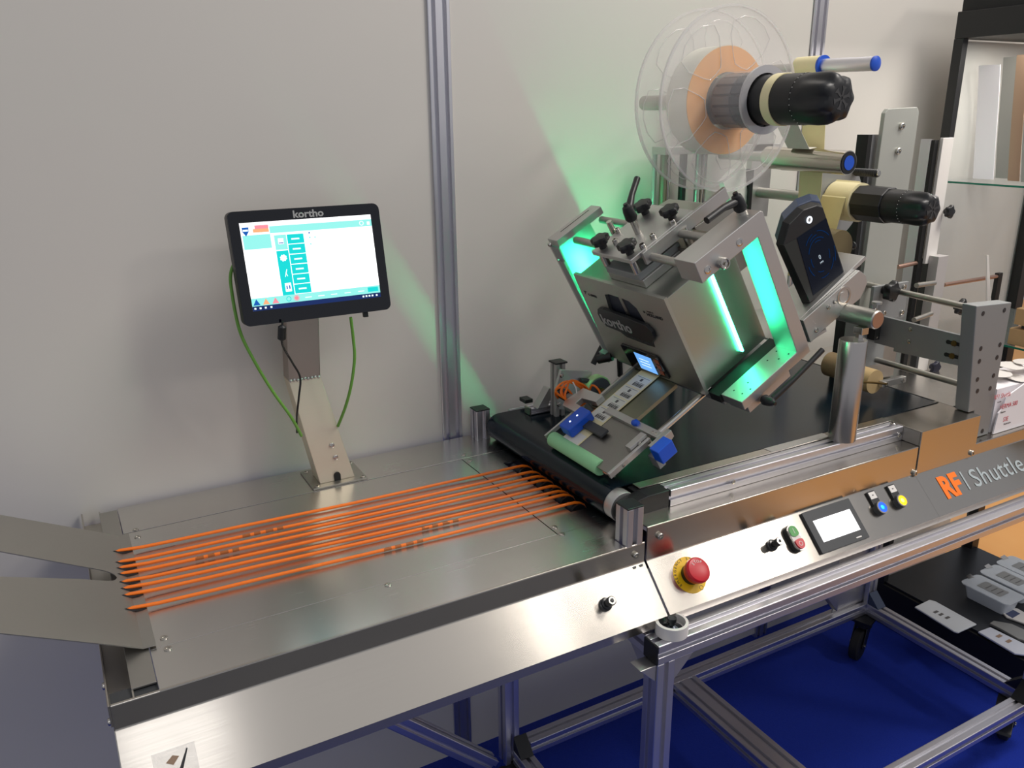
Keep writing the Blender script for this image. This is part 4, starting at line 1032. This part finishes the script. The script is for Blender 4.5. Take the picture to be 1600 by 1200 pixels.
# reel carrier arm behind: plate, posts
ca_ = thing('reel_carrier', (1.58, 1.86, 0.975), 'tall upright steel rods behind the printer carrying reel and rewinder', 'carrier')
for x, y, r, m_, zt in ((1.512, 1.90, 0.007, alu_mill, 1.66), (1.532, 1.885, 0.010, olive, 1.66), (1.560, 1.90, 0.009, chrome, 1.66), (1.615, 1.90, 0.011, black, 1.66), (1.652, 1.88, 0.008, alu_mill, 1.66), (1.682, 1.89, 0.011, chrome, 1.66)):
    MB().cyl((x, y, 0.905), (x, y, zt), r, 18).build('upright_rod', m_, ca_, smooth=True)
MB().box(1.50, 1.93, 1.84, 1.90, 1.64, 1.66).build('cross_plate', alu_mill, ca_, bevel=0.001)
MB().box(1.45, 1.75, 1.80, 1.93, 0.905, 0.925).build('foot_plate', alu_matt, ca_)
MB().prism([(1.62, 1.57), (1.665, 1.50), (1.72, 1.50), (1.70, 1.60), (1.66, 1.60)], 1.74, 1.76, 'xzy').build('bracket_plate', white_pl, ca_)
MB().box(1.712, 1.722, 1.73, 1.75, 1.48, 1.60).build('black_arm', black, ca_)

# guide tubes with blue ends
gt = thing('guide_tube', (1.63, 1.45, 1.853), 'thin grey tube with blue end cap and blue ring, upper right', 'guide tube')
MB().cyl((1.690, 1.352, 1.850), (1.690, 1.52, 1.853), 0.0158, 32).build('tube', alu, gt, smooth=True)
MB().lathe((1.690, 1.3525, 1.850), (0, -1, 0), [(0, 0.0165), (0.004, 0.0165), (0.005, 0.015)], 32).build('end_cap', blue_pl, gt, smooth=True)
MB().lathe((1.690, 1.495, 1.853), (0, 1, 0), [(0, 0.024), (0.006, 0.024)], 36).build('blue_ring', blue_pl, gt, smooth=True)
MB().cyl((1.690, 1.502, 1.853), (1.690, 1.575, 1.853), 0.0235, 32).build('liner_turn', cream, gt, smooth=True)
MB().cyl((1.690, 1.576, 1.853), (1.690, 1.84, 1.855), 0.010, 20).build('tube_axle', steel_dull, gt, smooth=True)
MB().cyl((1.69, 1.845, 1.64), (1.69, 1.845, 1.87), 0.009, 16).build('tube_bracket', alu_mill, gt, smooth=True)
gt2 = thing('guide_tube', (1.72, 1.45, 1.63), 'thick polished tube with a blue-centred black end below the reel', 'guide tube')
MB().cyl((1.700, 1.402, 1.631), (1.700, 1.66, 1.634), 0.0285, 40).build('tube', mat('tube_steel', (196, 190, 178), 0.18, 1.0), gt2, smooth=True)
MB().ring((1.700, 1.401, 1.631), (0, -1, 0), 0.0, 0.0262, 0.0006, 40).build('end_disc', black, gt2)
MB().ring((1.700, 1.4003, 1.631), (0, -1, 0), 0.0, 0.0170, 0.001, 36).build('blue_insert', blue_pl, gt2)
MB().cyl((1.700, 1.66, 1.634), (1.700, 1.84, 1.634), 0.012, 20).build('tube_axle', steel_dull, gt2, smooth=True)
# ribbed black spindle right of it
rs_ = thing('ribbed_spindle', (1.86, 1.48, 1.60), 'ribbed black spindle behind the thick polished tube', 'spindle')
pr = [(0, 0.006), (0.004, 0.0105)]
for k in range(18): pr += [(0.006 + k * 0.008, 0.0105), (0.008 + k * 0.008, 0.0085), (0.011 + k * 0.008, 0.0085), (0.013 + k * 0.008, 0.0105)]
a_, b_2 = at(1372, 271, 1, 1.47), at(1325, 268, 1, 1.60)
MB().lathe((a_.x, 1.47, a_.z), (b_2 - a_), pr, 20).build('ribbed_sleeve', black, rs_, smooth=False)
MB().lathe((a_.x, 1.4695, a_.z), (0, -1, 0), [(0, 0.006), (0.002, 0.006)], 16).build('end_screw', bolt_m, rs_, smooth=True)
MB().cyl((b_2.x, 1.60, b_2.z), (b_2.x, 1.84, b_2.z), 0.008, 16).build('spindle_axle', dark_grey, rs_, smooth=True)

# liner web: from reel over top tube, down to the printer, and on to the rewinder
def web(pts, y0, y1, m, name, label, t=0.0007):
    up_ = [(x, z) for x, z in pts]; lo = []
    for i, (x, z) in enumerate(pts):
        x0, z0 = pts[max(i - 1, 0)]; x1, z1 = pts[min(i + 1, len(pts) - 1)]
        L = math.hypot(x1 - x0, z1 - z0) or 1
        lo.append((x - (z1 - z0) / L * t, z + (x1 - x0) / L * t))
    g_ = MB(); n = len(pts)
    rings = [[(up_[i][0], y0, up_[i][1]), (up_[i][0], y1, up_[i][1]), (lo[i][0], y1, lo[i][1]), (lo[i][0], y0, lo[i][1])] for i in range(n)]
    g_.loft(rings)
    o = g_.build(name, m, None); return tag(o, label, 'label web')
web([(1.7145, 1.853), (1.7148, 1.80), (1.7290, 1.634), (1.7292, 1.60), (1.735, 1.45), (1.72, 1.33)], 1.502, 1.575, cream_t, 'liner_web', 'cream translucent liner web running down from the blue-ringed guide tube')
web([(1.495, 1.830), (1.56, 1.80), (1.675, 1.66), (1.70, 1.6635)], 1.502, 1.572, white_paper, 'label_web', 'pale label web leaving the clear reel towards the thick polished tube')
web([(1.76, 1.28), (1.78, 1.42), (1.81, 1.535), (1.86, 1.575)], 1.49, 1.565, cream_t, 'liner_web', 'cream liner web rising to the lower rewind roll')

# rewinder
rw2 = thing('rewind_mandrel', (1.86, 1.40, 1.53), 'lower black faceted mandrel with a lobed black knob, partly wound with cream liner', 'mandrel')
rcx = at(1345, 325, 1, 1.46)
mc = V((1.86, 0, 1.522))
MB().lathe((mc.x, 1.482, mc.z), (0, 1, 0), [(0, 0.040), (0, 0.050), (0.080, 0.050), (0.08, 0.04)], 48).build('liner_roll', cream, rw2, smooth=True)
MB().lathe((mc.x, 1.565, mc.z), (0, 1, 0), [(0, 0.02), (0, 0.105), (0.004, 0.105), (0.004, 0.02)], 56).build('backing_disc', alu_matt, rw2, smooth=True)
MB().lathe((mc.x, 1.482, mc.z), (0, -1, 0), [(0, 0.044), (0.004, 0.046), (0.088, 0.046), (0.09, 0.044)], 10).build('faceted_core', black, rw2)
kb = mandrel(rw2, mc, 1.40, 1.345, 0.041)
MB().cyl((mc.x, 1.57, mc.z), (mc.x, 1.84, mc.z), 0.015, 20).build('mandrel_axle', steel_dull, rw2, smooth=True)
MB().box(1.82, 1.90, 1.84, 1.86, 1.45, 1.71).build('axle_plate', alu_mill, rw2)

# ================================================================== DARK DISPLAY UNIT
du = thing('display_unit', tuple(LF @ V((0.44, 1.40, -0.06))), 'black angular touch display with glowing power button and a zero', 'display')
YF = 1.36
front = [(0.358, 0.092), (0.392, 0.126), (0.442, 0.131), (0.482, 0.117), (0.497, 0.103), (0.503, -0.089), (0.492, -0.098), (0.376, -0.086)]
back = [(0.354, 0.096), (0.392, 0.132), (0.444, 0.137), (0.486, 0.124), (0.508, 0.106), (0.512, -0.094), (0.492, -0.103), (0.370, -0.090)]
MB(LF).loft([[(a, YF, b) for a, b in front], [(a, YF + 0.020, b) for a, b in back]]).build('display_housing', black, du, bevel=0.0015)
MB(LF).loft([[(a + 0.006, YF + 0.0205, b) for a, b in back], [(a + 0.034, YF + 0.055, b - 0.004) for a, b in back]]).build('rear_shell', navy_pl, du, bevel=0.0015)
MB(LF).prism([(0.358, 0.092), (0.376, -0.086), (0.388, -0.078), (0.394, 0.084)], YF - 0.0012, YF - 0.0002, 'xzy').build('side_facet', mat('facet_black', (30, 36, 34), 0.4), du)
MB(LF).prism([(0.399, 0.084), (0.497, 0.073), (0.498, -0.084), (0.392, -0.076)], YF - 0.0008, YF - 0.0001, 'xzy').build('display_screen', disp_dark, du)
for k in range(16):
    a = math.radians(random.choice([20, 50, 110, 140, 200, 230, 290, 330]) + k * 3)
    r_ = 0.030 + (k % 4) * 0.006
    pts = [(0.447 + r_ * math.cos(a + t * 0.1), YF - 0.0010, 0.0 + 1.35 * r_ * math.sin(a + t * 0.1)) for t in range(7)]
    MB(LF).tube(pts, 0.0010, 4).build('dial_arc', disp_blue, du)
T0 = LF @ frame((0.441, YF - 0.0012, -0.006), (1, 0, -0.12), (0, 0, 1), (0, -1, 0))
text('0', T0, 0.017, disp_txt, du, sx=0.8)
text('MM', TP(T0, -0.001, -0.012, 0), 0.007, disp_txt, du)
MB(LF).ring((0.448, YF - 0.0005, 0.101), (0, -1, 0), 0.0055, 0.0082, 0.002, 28).build('power_ring', led_white, du)
MB(LF).lathe((0.448, YF - 0.0004, 0.101), (0, -1, 0), [(0, 0.0054), (0.001, 0.005)], 20).build('power_button', bolt_m, du, smooth=True)
MB(LF).box(0.385, 0.50, YF - 0.002, YF + 0.04, -0.128, -0.1045).build('display_foot', black_matt, du)
bl_ = at(1331, 384, 1, 1.45)
MB().sphere(bl_, 0.0115, 18, 12).build('ball_knob', black, du, smooth=True)
MB().cyl((bl_.x - 0.04, 1.455, bl_.z), (bl_.x - 0.005, 1.45, bl_.z), 0.005, 12).build('knob_stem', dark_grey, du, smooth=True)
MB().cyl((bl_.x - 0.055, 1.44, bl_.z), (bl_.x - 0.055, 1.50, bl_.z), 0.045, 28).build('rear_roller', mat('olive_roller', (120, 108, 76), 0.5, 0.3), du, smooth=True)

# ================================================================== RIGHT FIXTURE
fx = thing('guide_fixture', (2.12, 1.26, 0.89), 'drilled grey aluminium block with clamp rods and a long slotted plate', 'fixture')
MB().prism([(2.040, 1.270), (2.190, 1.266), (2.190, 0.892), (2.106, 0.892), (2.106, 0.97), (2.0885, 0.97), (2.0885, 0.985)], 1.2405, 1.275, 'xzy') 
blk = MB().loft([[(2.043, 1.2405, 1.272), (2.196, 1.2405, 1.264), (2.196, 1.2405, 0.8915), (2.112, 1.2405, 0.8915), (2.112, 1.2405, 0.975), (2.086, 1.2405, 0.975)],
                 [(2.043, 1.280, 1.272), (2.196, 1.280, 1.264), (2.196, 1.280, 0.8915), (2.112, 1.280, 0.8915), (2.112, 1.280, 0.975), (2.086, 1.280, 0.975)]]).build('drilled_block', alu_matt, fx, bevel=0.002)
for x, z in ((2.0761, 1.2487), (2.168, 1.2464), (2.0924, 1.1526), (2.1757, 1.1514), (2.0957, 1.1173), (2.1725, 1.1164), (2.1008, 1.0661), (2.1715, 1.0655), (2.1099, 1.0322), (2.1662, 1.0302), (2.165, 0.9062)):
    MB().ring((x, 1.2402, z), (0, -1, 0), 0.0, 0.0065, 0.0004, 18).build('bore', mat('bore_dark', (58, 58, 62), 0.4, 0.5) if 'bore_dark' not in bpy.data.materials else bpy.data.materials['bore_dark'], blk)
for z, z2 in ((1.253, 1.262), (1.044, 1.046)):
    MB().cyl((2.09, 1.280, z), (2.09, 1.64, z2), 0.0088, 20).build('clamp_rod', steel_dull, fx, smooth=True)
pc_ = [(1.281, 1.180), (1.62, 1.184), (1.62, 1.10), (1.48, 1.10), (1.48, 1.09), (1.281, 1.098)]
sp = MB().prism(pc_, 2.072, 2.084, 'yzx').build('slotted_plate', alu_matt, fx, bevel=0.001)
for z in (1.155, 1.120):
    MB().prism([(1.285, z - 0.005), (1.315, z - 0.005)] + arc((1.320, z), 0.006, -90, 90, 4) + [(1.315, z + 0.005), (1.285, z + 0.005)], 2.0712, 2.0719, 'yzx').build('slot', black_matt, sp)
    MB().lathe((2.0715, 1.302, z), (-1, 0, 0), [(0, 0.009), (0.003, 0.008)], 6).build('slot_nut', brass, sp)
screws(fx, [(2.0718, 1.435, 1.165), (2.0718, 1.435, 1.13)], (-1, 0, 0), 0.006, 0.002)
mp_ = MB().box(2.02, 2.17, 1.53, 1.54, 1.17, 1.275).build('mounting_plate', alu_matt, fx, bevel=0.001)
screws(fx, [(2.150, 1.53, 1.262), (2.155, 1.53, 1.185), (2.075, 1.53, 1.192), (2.035, 1.53, 1.205)], (0, -1, 0), 0.0075, 0.005)
star_knob(fx, (2.062, 1.53, 1.262), (0, -1, 0), 0.030, h=0.026)
MB().cyl((2.05, 1.545, 1.205), (2.05, 1.545, 1.235), 0.004, 10).build('thumb_screw', bolt_m, fx, smooth=True)
MB().lathe((2.0, 1.50, 1.222), (0, 0, 1), [(0, 0.004), (0.012, 0.004), (0.012, 0.014), (0.018, 0.014)], 16).build('thumb_screw', alu_mill, fx, smooth=True)
MB().box(2.005, 2.12, 1.545, 1.60, 1.03, 1.17).build('rear_block', alu_matt, fx, bevel=0.001)
MB().box(2.035, 2.058, 1.520, 1.5445, 1.118, 1.168).build('black_insert', black_matt, fx)
screws(fx, [(2.046, 1.5195, 1.158), (2.046, 1.5195, 1.126)], (0, -1, 0), 0.003, 0.001)
MB().cyl((1.955, 1.50, 1.028), (1.955, 1.53, 1.04), 0.008, 14).build('roller_shaft', dark_grey, fx, smooth=True)
MB().box(1.94, 2.02, 1.545, 1.56, 1.03, 1.06).build('roller_bracket', dark_grey, fx)
# roller on a swing arm above the belt
MB().cyl((1.955, 1.44, 1.028), (1.955, 1.50, 1.028), 0.034, 32).build('tan_roller', tan_rubber, fx, smooth=True)
MB().cyl((1.955, 1.53, 1.04), (1.955, 1.60, 1.04), 0.036, 32).build('tan_roller', mat('dark_tan', (140, 118, 84), 0.6), fx, smooth=True)
MB().box(1.97, 2.07, 1.425, 1.44, 1.012, 1.030).build('swing_arm', alu_mill, fx, bevel=0.002)
screws(fx, [(2.055, 1.425, 1.02), (1.985, 1.425, 1.02)], (0, -1, 0), 0.007, 0.003)
MB().tube([at(1343, 597, 1, 1.42), at(1365, 598, 1, 1.42), at(1385, 600, 1, 1.42)], 0.003, 8).build('spring', brass, fx)
MB().box(2.06, 2.20, 1.56, 1.66, 0.975, 1.10).build('pedestal', brushed('pedestal_alu', (176, 168, 160), 0.35), fx, bevel=0.001)
# tall clamp plate with two screws, rear profile post
tpz = thing('tall_plate', (2.14, 1.66, 0.975), 'tall light grey rounded aluminium plate with two screws behind the rewind knob', 'plate')
MB().prism([(2.058, 1.00), (2.209, 1.00), (2.217, 1.745), (2.205, 1.7575), (2.083, 1.7535), (2.072, 1.742)], 1.605, 1.618, 'xzy').build('plate_body', mat('satin_aluminium', (176, 178, 170), 0.45, 0.35), tpz, bevel=0.0015)
for px, py in ((1408, 197), (1402, 236)):
    p_ = at(px, py, 1, 1.605); bolt(tpz, p_, (0, -1, 0), 0.0095, 0.008)
MB().box(2.036, 2.052, 1.622, 1.66, 0.975, 1.685).build('profile_post', black_matt, tpz)
MB().box(2.0525, 2.09, 1.625, 1.66, 0.975, 1.685).build('profile_post', alu, tpz)
# second post further right
sp2 = thing('rear_post', (2.38, 1.68, 0.97), 'slim pale upright plate fixed to a dark profile post', 'post')
MB().box(2.338, 2.388, 1.602, 1.612, 1.30, 1.671).build('pale_plate', white_pl, sp2, bevel=0.001)
MB().box(2.352, 2.40, 1.57, 1.601, 1.06, 1.325).build('clamp_block', mat('pale_block', (186, 182, 180), 0.45, 0.3), sp2, bevel=0.001)
MB().box(2.318, 2.337, 1.614, 1.624, 0.89, 1.665).build('profile_post', black_matt, sp2)
MB().box(2.3175, 2.3265, 1.626, 1.66, 0.89, 1.667).build('profile_post', alu, sp2)
p_ = at(1478, 330, 1, 1.6); star_knob(sp2, (p_.x - 0.005, 1.60, p_.z), (0, -1, 0), 0.020, h=0.016)
p_ = at(1492, 478, 1, 1.57); star_knob(sp2, (p_.x, 1.569, p_.z), (0, -1, 0), 0.027, h=0.02)
# guide arms with black end brackets
for n_, (pa_, pb2, pc2, pd2) in enumerate((((1403, 417), (1435, 410), (1435, 408), (1430, 440)), ((1475, 445), (1562, 431), (1560, 430), (1552, 472)))):
    ga = (tpz, sp2)[n_]
    MB().cyl(at(pa_[0], pa_[1], 1, 1.62), at(pb2[0], pb2[1], 1, 1.62), 0.0065, 14).build('rod', mat('copper_rod', (196, 160, 144), 0.3, 0.9) if 'copper_rod' not in bpy.data.materials else bpy.data.materials['copper_rod'], ga, smooth=True)
    a3, b3 = at(pc2[0], pc2[1], 1, 1.62), at(pd2[0], pd2[1], 1, 1.62)
    MB().box(a3.x - 0.010, a3.x + 0.014, 1.613, 1.627, b3.z, a3.z + 0.008).build('end_bracket', black, ga, bevel=0.001)
for (x0, y0), (x1, y1) in (((1432, 446), (1460, 442)), ((1428, 500), (1455, 490))):
    MB().cyl(at(x0, y0, 1, 1.55), at(x1, y1, 1, 1.57), 0.0075, 14).build('short_rod', steel_dull, fx, smooth=True)
# low pale bracket with knob on the outfeed deck
lo_ = thing('low_bracket', (2.33, 1.56, 0.97), 'small pale upright bracket with a black star knob on the outfeed deck', 'bracket')
MB().box(2.300, 2.348, 1.55, 1.562, 0.9715, 1.035).build('bracket_plate', white_pl, lo_, bevel=0.001)
MB().box(2.288, 2.299, 1.55, 1.57, 0.9715, 1.035).build('bracket_side', dark_grey, lo_)
p_ = at(1454, 572, 1, 1.55); star_knob(lo_, (p_.x, 1.549, p_.z), (0, -1, 0), 0.021, h=0.016, m=mat('blue_black', (30, 32, 50), 0.4))

# ================================================================== CARD AND PAPER ON THE OUTFEED
cf = thing('text_card', (2.37, 1.25, 0.89), 'white card printed with red words leaning beside the drilled block', 'card')
c0 = [(2.205, 0.8915), (2.60, 0.8915), (2.60, 1.06), (2.32, 1.022), (2.235, 0.995), (2.232, 0.975), (2.228, 0.962), (2.213, 0.952)]
MB().prism(c0, 1.232, 1.236, 'xzy').build('card_sheet', card_m, cf)
def card_text(s, px, py, size, m_):
    p = at(px, py, 1, 1.2315)
    text(s, frame((p.x, 1.2315, p.z), (1, 0, 0), (0, 0, 1), (0, -1, 0)), size, m_, cf, sx=0.85)
card_text('RF1 Shuttle', 1553, 625, 0.019, red_ink)
card_text('HERMA 500', 1562, 640, 0.019, red_ink)
card_text('S3E', 1567, 659, 0.019, red_ink)
card_text('Labeller', 1558, 630, 0.007, ink_soft)
card_text('Dispenser', 1563, 646, 0.007, ink_soft)
card_text('Shuttle feeder', 1568, 664, 0.007, ink_soft)
for i, (x, y, z, a) in enumerate(((2.30, 1.30, 1.035, 0.2), (2.37, 1.31, 1.045, 0.5), (2.43, 1.30, 1.05, -0.1), (2.345, 1.28, 1.022, 0.9), (2.47, 1.28, 1.04, 0.4))):
    T = Matrix.Translation((x, y, z)) @ Matrix.Rotation(a, 4, 'Z') @ Matrix.Rotation(0.25 * math.sin(i * 3), 4, 'X')
    pts = [(0.042 * math.cos(t) * (1 + 0.12 * math.cos(3 * t + i)), 0.034 * math.sin(t)) for t in (2 * math.pi * k / 14 for k in range(14))]
    tag(MB(T).prism(pts, 0, 0.001, 'xyz').build('torn_label', white_pl, None), ('leftmost white peeled label lying behind the printed card', 'white peeled label with its edge raised, rearmost of the heap', 'highest white peeled label of the heap behind the card', 'frontmost small white peeled label just above the card edge', 'white peeled label at the very right edge of the heap')[i], 'label', 'peeled labels behind the card')
sup = MB().box(2.21, 2.60, 1.245, 1.36, 0.891, 1.018).build('card_box', card_m, None)
tag(sup, 'plain white box standing behind the printed card on the outfeed', 'box')
# big rounded pale panel and thin leaning strip behind
bp2 = [at(1549, 420, 1, 1.62), at(1552, 385, 1, 1.62)]
o = MB().prism([(2.690, 1.148), (2.683, 1.325), (2.695, 1.34), (3.1, 1.34), (3.1, 1.148)], 1.440, 1.446, 'xzy').build('glossy_board', mat('pale_pink_panel', (206, 200, 198), 0.2, spec=0.6), None)
tag(o, 'large pale glossy board with a rounded corner standing on the wooden boards', 'board')
# ================================================================== GLASS CABINET
cb2 = thing('display_cabinet', (2.95, 1.40, FZ), 'black framed glass display cabinet at the right edge', 'cabinet')
X0, X1, Y0, Y1 = 2.64, 3.22, 0.90, 1.822
MB().box(X0, X1, Y0, Y1, FZ, -0.014).build('plinth', black_matt, cb2, bevel=0.002)
MB().box(X0 + 0.01, X1 - 0.01, Y0 + 0.01, Y1 - 0.01, -0.0135, -0.004).build('bottom_board', mat('dark_board', (26, 28, 32), 0.35), cb2)
MB().box(X0, X1, Y0, Y1, 1.965, 2.045).build('top_beam', black, cb2, bevel=0.002)
MB().box(X0 + 0.02, X1 + 0.03, Y0, Y1, 2.045, 2.14).build('top_box', black_matt, cb2)
for x, y in ((X0, Y1 - 0.045), (X1 - 0.045, Y1 - 0.045), (X1 - 0.045, Y0)):
    MB().box(x, x + (0.045 if x > 3 else 0.026), y + (0.0 if x > 3 else 0.012), y + 0.045, -0.0135, 1.9645).build('frame_post', black, cb2, bevel=0.001)
for z in (1.524, 1.026):
    s_ = MB().box(X0 + 0.004, X1 - 0.05, Y0 + 0.05, Y1 - 0.012, z - 0.006, z).build('glass_shelf', glass_m, cb2)
    MB().box(X0 + 0.0025, X0 + 0.004, Y0 + 0.05, Y1 - 0.05, z - 0.006, z).build('shelf_edge', glass_edge, s_)
MB().box(X0 + 0.05, X1 - 0.05, Y1 - 0.01, Y1 - 0.006, -0.003, 1.96).build('back_pane', glass_m, cb2)
MB().box(X0 + 0.05, X1 - 0.05, Y1 - 0.005, Y1 - 0.001, 0.94, 1.96).build('back_board', mat('back_board', (226, 220, 214), 0.3), cb2)
cl_ = bpy.data.lights.new('cabinet_lamp', 'AREA'); cl_.energy = 5.0; cl_.size = 0.4; cl_.color = (1.0, 0.94, 0.88)
co_ = bpy.data.objects.new('cabinet_lamp', cl_); C.objects.link(co_); co_.parent = cb2; co_.location = V((2.70, 1.45, 1.955)) - WL[cb2.name]
# upright sample sheets on the top shelf
def sheet(px0, px1, y, ztop, bow, m, label, name='sample_sleeve'):
    a, b = at(px0, 272, 0, y), at(px1, 272, 0, y)
    ya, yb = a.y, b.y
    rings = []
    for i in range(11):
        t = i / 10.0; z = 1.5245 + (ztop - 1.5245) * t
        dx = bow * math.sin(t * math.pi * 0.9) - 0.07 * t; dy = 0.012 * math.sin(t * math.pi)
        rings.append([(y + dx, ya + dy, z), (y + dx, yb + dy, z), (y + dx + 0.003, yb + dy, z), (y + dx + 0.003, ya + dy, z)])
    o = MB().loft(rings).build(name, m, None, smooth=True)
    return tag(o, label, 'sleeve', 'sample sleeves on the upper glass shelf')
sheet(1501, 1519, 2.86, 1.90, 0.02, mat('sleeve_pink', (224, 214, 212), 0.35), 'leftmost narrow pinkish white sleeve on the upper shelf')
sheet(1521, 1553, 2.80, 1.885, 0.025, mat('sleeve_white', (236, 232, 236), 0.3), 'wide white sleeve, second from the left on the upper shelf')
sheet(1556, 1577, 2.88, 1.91, 0.02, mat('sleeve_grey', (150, 152, 146), 0.4), 'grey-green sleeve between the white and the brown one')
sheet(1576, 1594, 2.80, 1.91, 0.02, brown_card, 'brown carton sleeve near the right edge on the upper shelf')
sheet(1597, 1612, 2.78, 1.89, 0.015, pewter, 'metallic grey sleeve cut off by the right edge of the picture')
for k, (z, m_) in enumerate(((1.027, tan_wood), (1.094, tan_wood))):
    o = MB().box(2.66, 2.90, 1.05 + 0.01 * k, 1.495 - 0.01 * k, z, z + 0.053).build('wooden_board', m_, None, bevel=0.002)
    tag(o, ('lower tan wooden board on the middle glass shelf', 'upper tan wooden board stacked on the middle glass shelf')[k], 'board', 'wooden boards in the cabinet')
o = MB().box(2.68, 2.88, 1.07, 1.47, 1.0805, 1.0935).build('dark_spacer', dark_grey, None); tag(o, 'dark strip lying between the two tan wooden boards', 'spacer')
tl = MB().loft([[(2.66, 1.56, 1.0275), (2.69, 1.56, 1.0275), (2.69, 1.568, 1.0275), (2.66, 1.568, 1.0275)], [(2.645, 1.60, 1.30), (2.655, 1.60, 1.30), (2.655, 1.604, 1.30), (2.645, 1.604, 1.30)]]).build('leaning_strip', white_pl, None)
tag(tl, 'thin white strip leaning inside the cabinet above the fixture', 'strip')


# trays and packs on the cabinet floor
def tray(cx, cy, ang, label):
    T = Matrix.Translation((cx, cy, -0.003)) @ Matrix.Rotation(ang, 4, 'Z')
    t = thing('plastic_tray', (cx, cy, -0.003), label, 'tray', 'frosted plastic trays in the cabinet')
    def rr(w, l, r, z): return [(x, y, z) for x, y in rrect(-w / 2, w / 2, -l / 2, l / 2, r, 4)]
    W_, L_ = 0.105, 0.175
    rings = [rr(W_ - 0.03, L_ - 0.03, 0.014, 0.0), rr(W_ - 0.008, L_ - 0.008, 0.018, 0.052), rr(W_ + 0.01, L_ + 0.01, 0.02, 0.055), rr(W_ + 0.01, L_ + 0.01, 0.02, 0.0575)]
    MB(T).loft(rings).build('tray_body', tray_m, t, smooth=True)
    MB(T).prism(rrect(-W_ / 2 - 0.004, W_ / 2 + 0.004, -L_ / 2 - 0.004, L_ / 2 + 0.006, 0.018, 4), 0.058, 0.0588, 'xyz').build('lidding_film', mat('film', (226, 232, 236), 0.12, alpha=0.5, spec=0.8) if 'film' not in bpy.data.materials else bpy.data.materials['film'], t)
    MB(T).prism(rrect(-0.026, 0.030, -0.045, 0.045, 0.004, 3), 0.0592, 0.0597, 'xyz').build('tray_label', pewter, t)
    for k in range(3):
        MB(T).box(-0.018, 0.02, -0.03 + k * 0.022, -0.026 + k * 0.022, 0.0598, 0.060).build('print_line', ink_soft, t)
    MB(T).prism([(-0.01, L_ / 2), (0.02, L_ / 2 - 0.004), (0.03, L_ / 2 + 0.02), (0.0, L_ / 2 + 0.018)], 0.0592, 0.0602, 'xyz').build('pull_tab', chrome, t)


tray(2.855, 1.495, 0.0, 'front left frosted tray with a clear lidding film on the black cabinet floor')
tray(2.985, 1.505, 0.0, 'middle frosted tray of the three trays in the cabinet')
tray(3.105, 1.515, 0.0, 'rear right frosted tray of the three trays in the cabinet')


def pack(pts, h, m, name, label, cat='pack', grp='flat packs in the cabinet'):
    P = [at(x, y, 2, 0.0) for x, y in pts]
    o = MB().prism([(p.x, p.y) for p in P], -0.003, h, 'xyz').build(name, m, None, bevel=0.002)
    return tag(o, label, cat, grp)


pk = pack([(1429, 949), (1452, 938), (1461, 940), (1526, 976), (1497, 989), (1490, 987)], 0.003, film_m, 'flat_sachet', 'cream flat sachet with grey print, largest pack near the cabinet corner')
for (x, y) in ((1462, 957), (1470, 961), (1480, 966)):
    p = at(x, y, 2, 0.0); MB().box(p.x - 0.012, p.x + 0.010, p.y - 0.006, p.y + 0.004, 0.0033, 0.0037).build('print_blot', ink_soft, pk)
pk = pack([(1528, 988), (1547, 981), (1600, 1007), (1620, 1018), (1600, 1024), (1585, 1022)], 0.004, mat('silver_sachet', (206, 210, 220), 0.25), 'flat_sachet', 'bluish white flat sachet lying nearest the viewer in the cabinet')
for (x, y) in ((1560, 995), (1575, 1003)):
    p = at(x, y, 2, 0.0); MB().box(p.x - 0.012, p.x + 0.012, p.y - 0.008, p.y + 0.004, 0.0043, 0.0047).build('print_blot', brown_card, pk)
pk = pack([(1546, 976), (1552, 972), (1580, 977), (1620, 995), (1620, 1008), (1590, 1000), (1562, 984)], 0.007, pewter, 'narrow_pouch', 'narrow brownish pouch behind the bluish sachet')
pk = pack([(1565, 957), (1577, 949), (1590, 952), (1625, 972), (1620, 982), (1572, 965)], 0.004, white_pl, 'rounded_pack', 'white rounded pack with a dark square label')
p = at(1582, 962, 2, 0.0)
MB().prism([(at(x, y, 2, 0.004).x, at(x, y, 2, 0.004).y) for x, y in ((1571, 959), (1583, 953), (1594, 959), (1582, 966))], 0.0043, 0.0048, 'xyz').build('dark_label', mat('label_navy', (70, 78, 110), 0.5), pk)
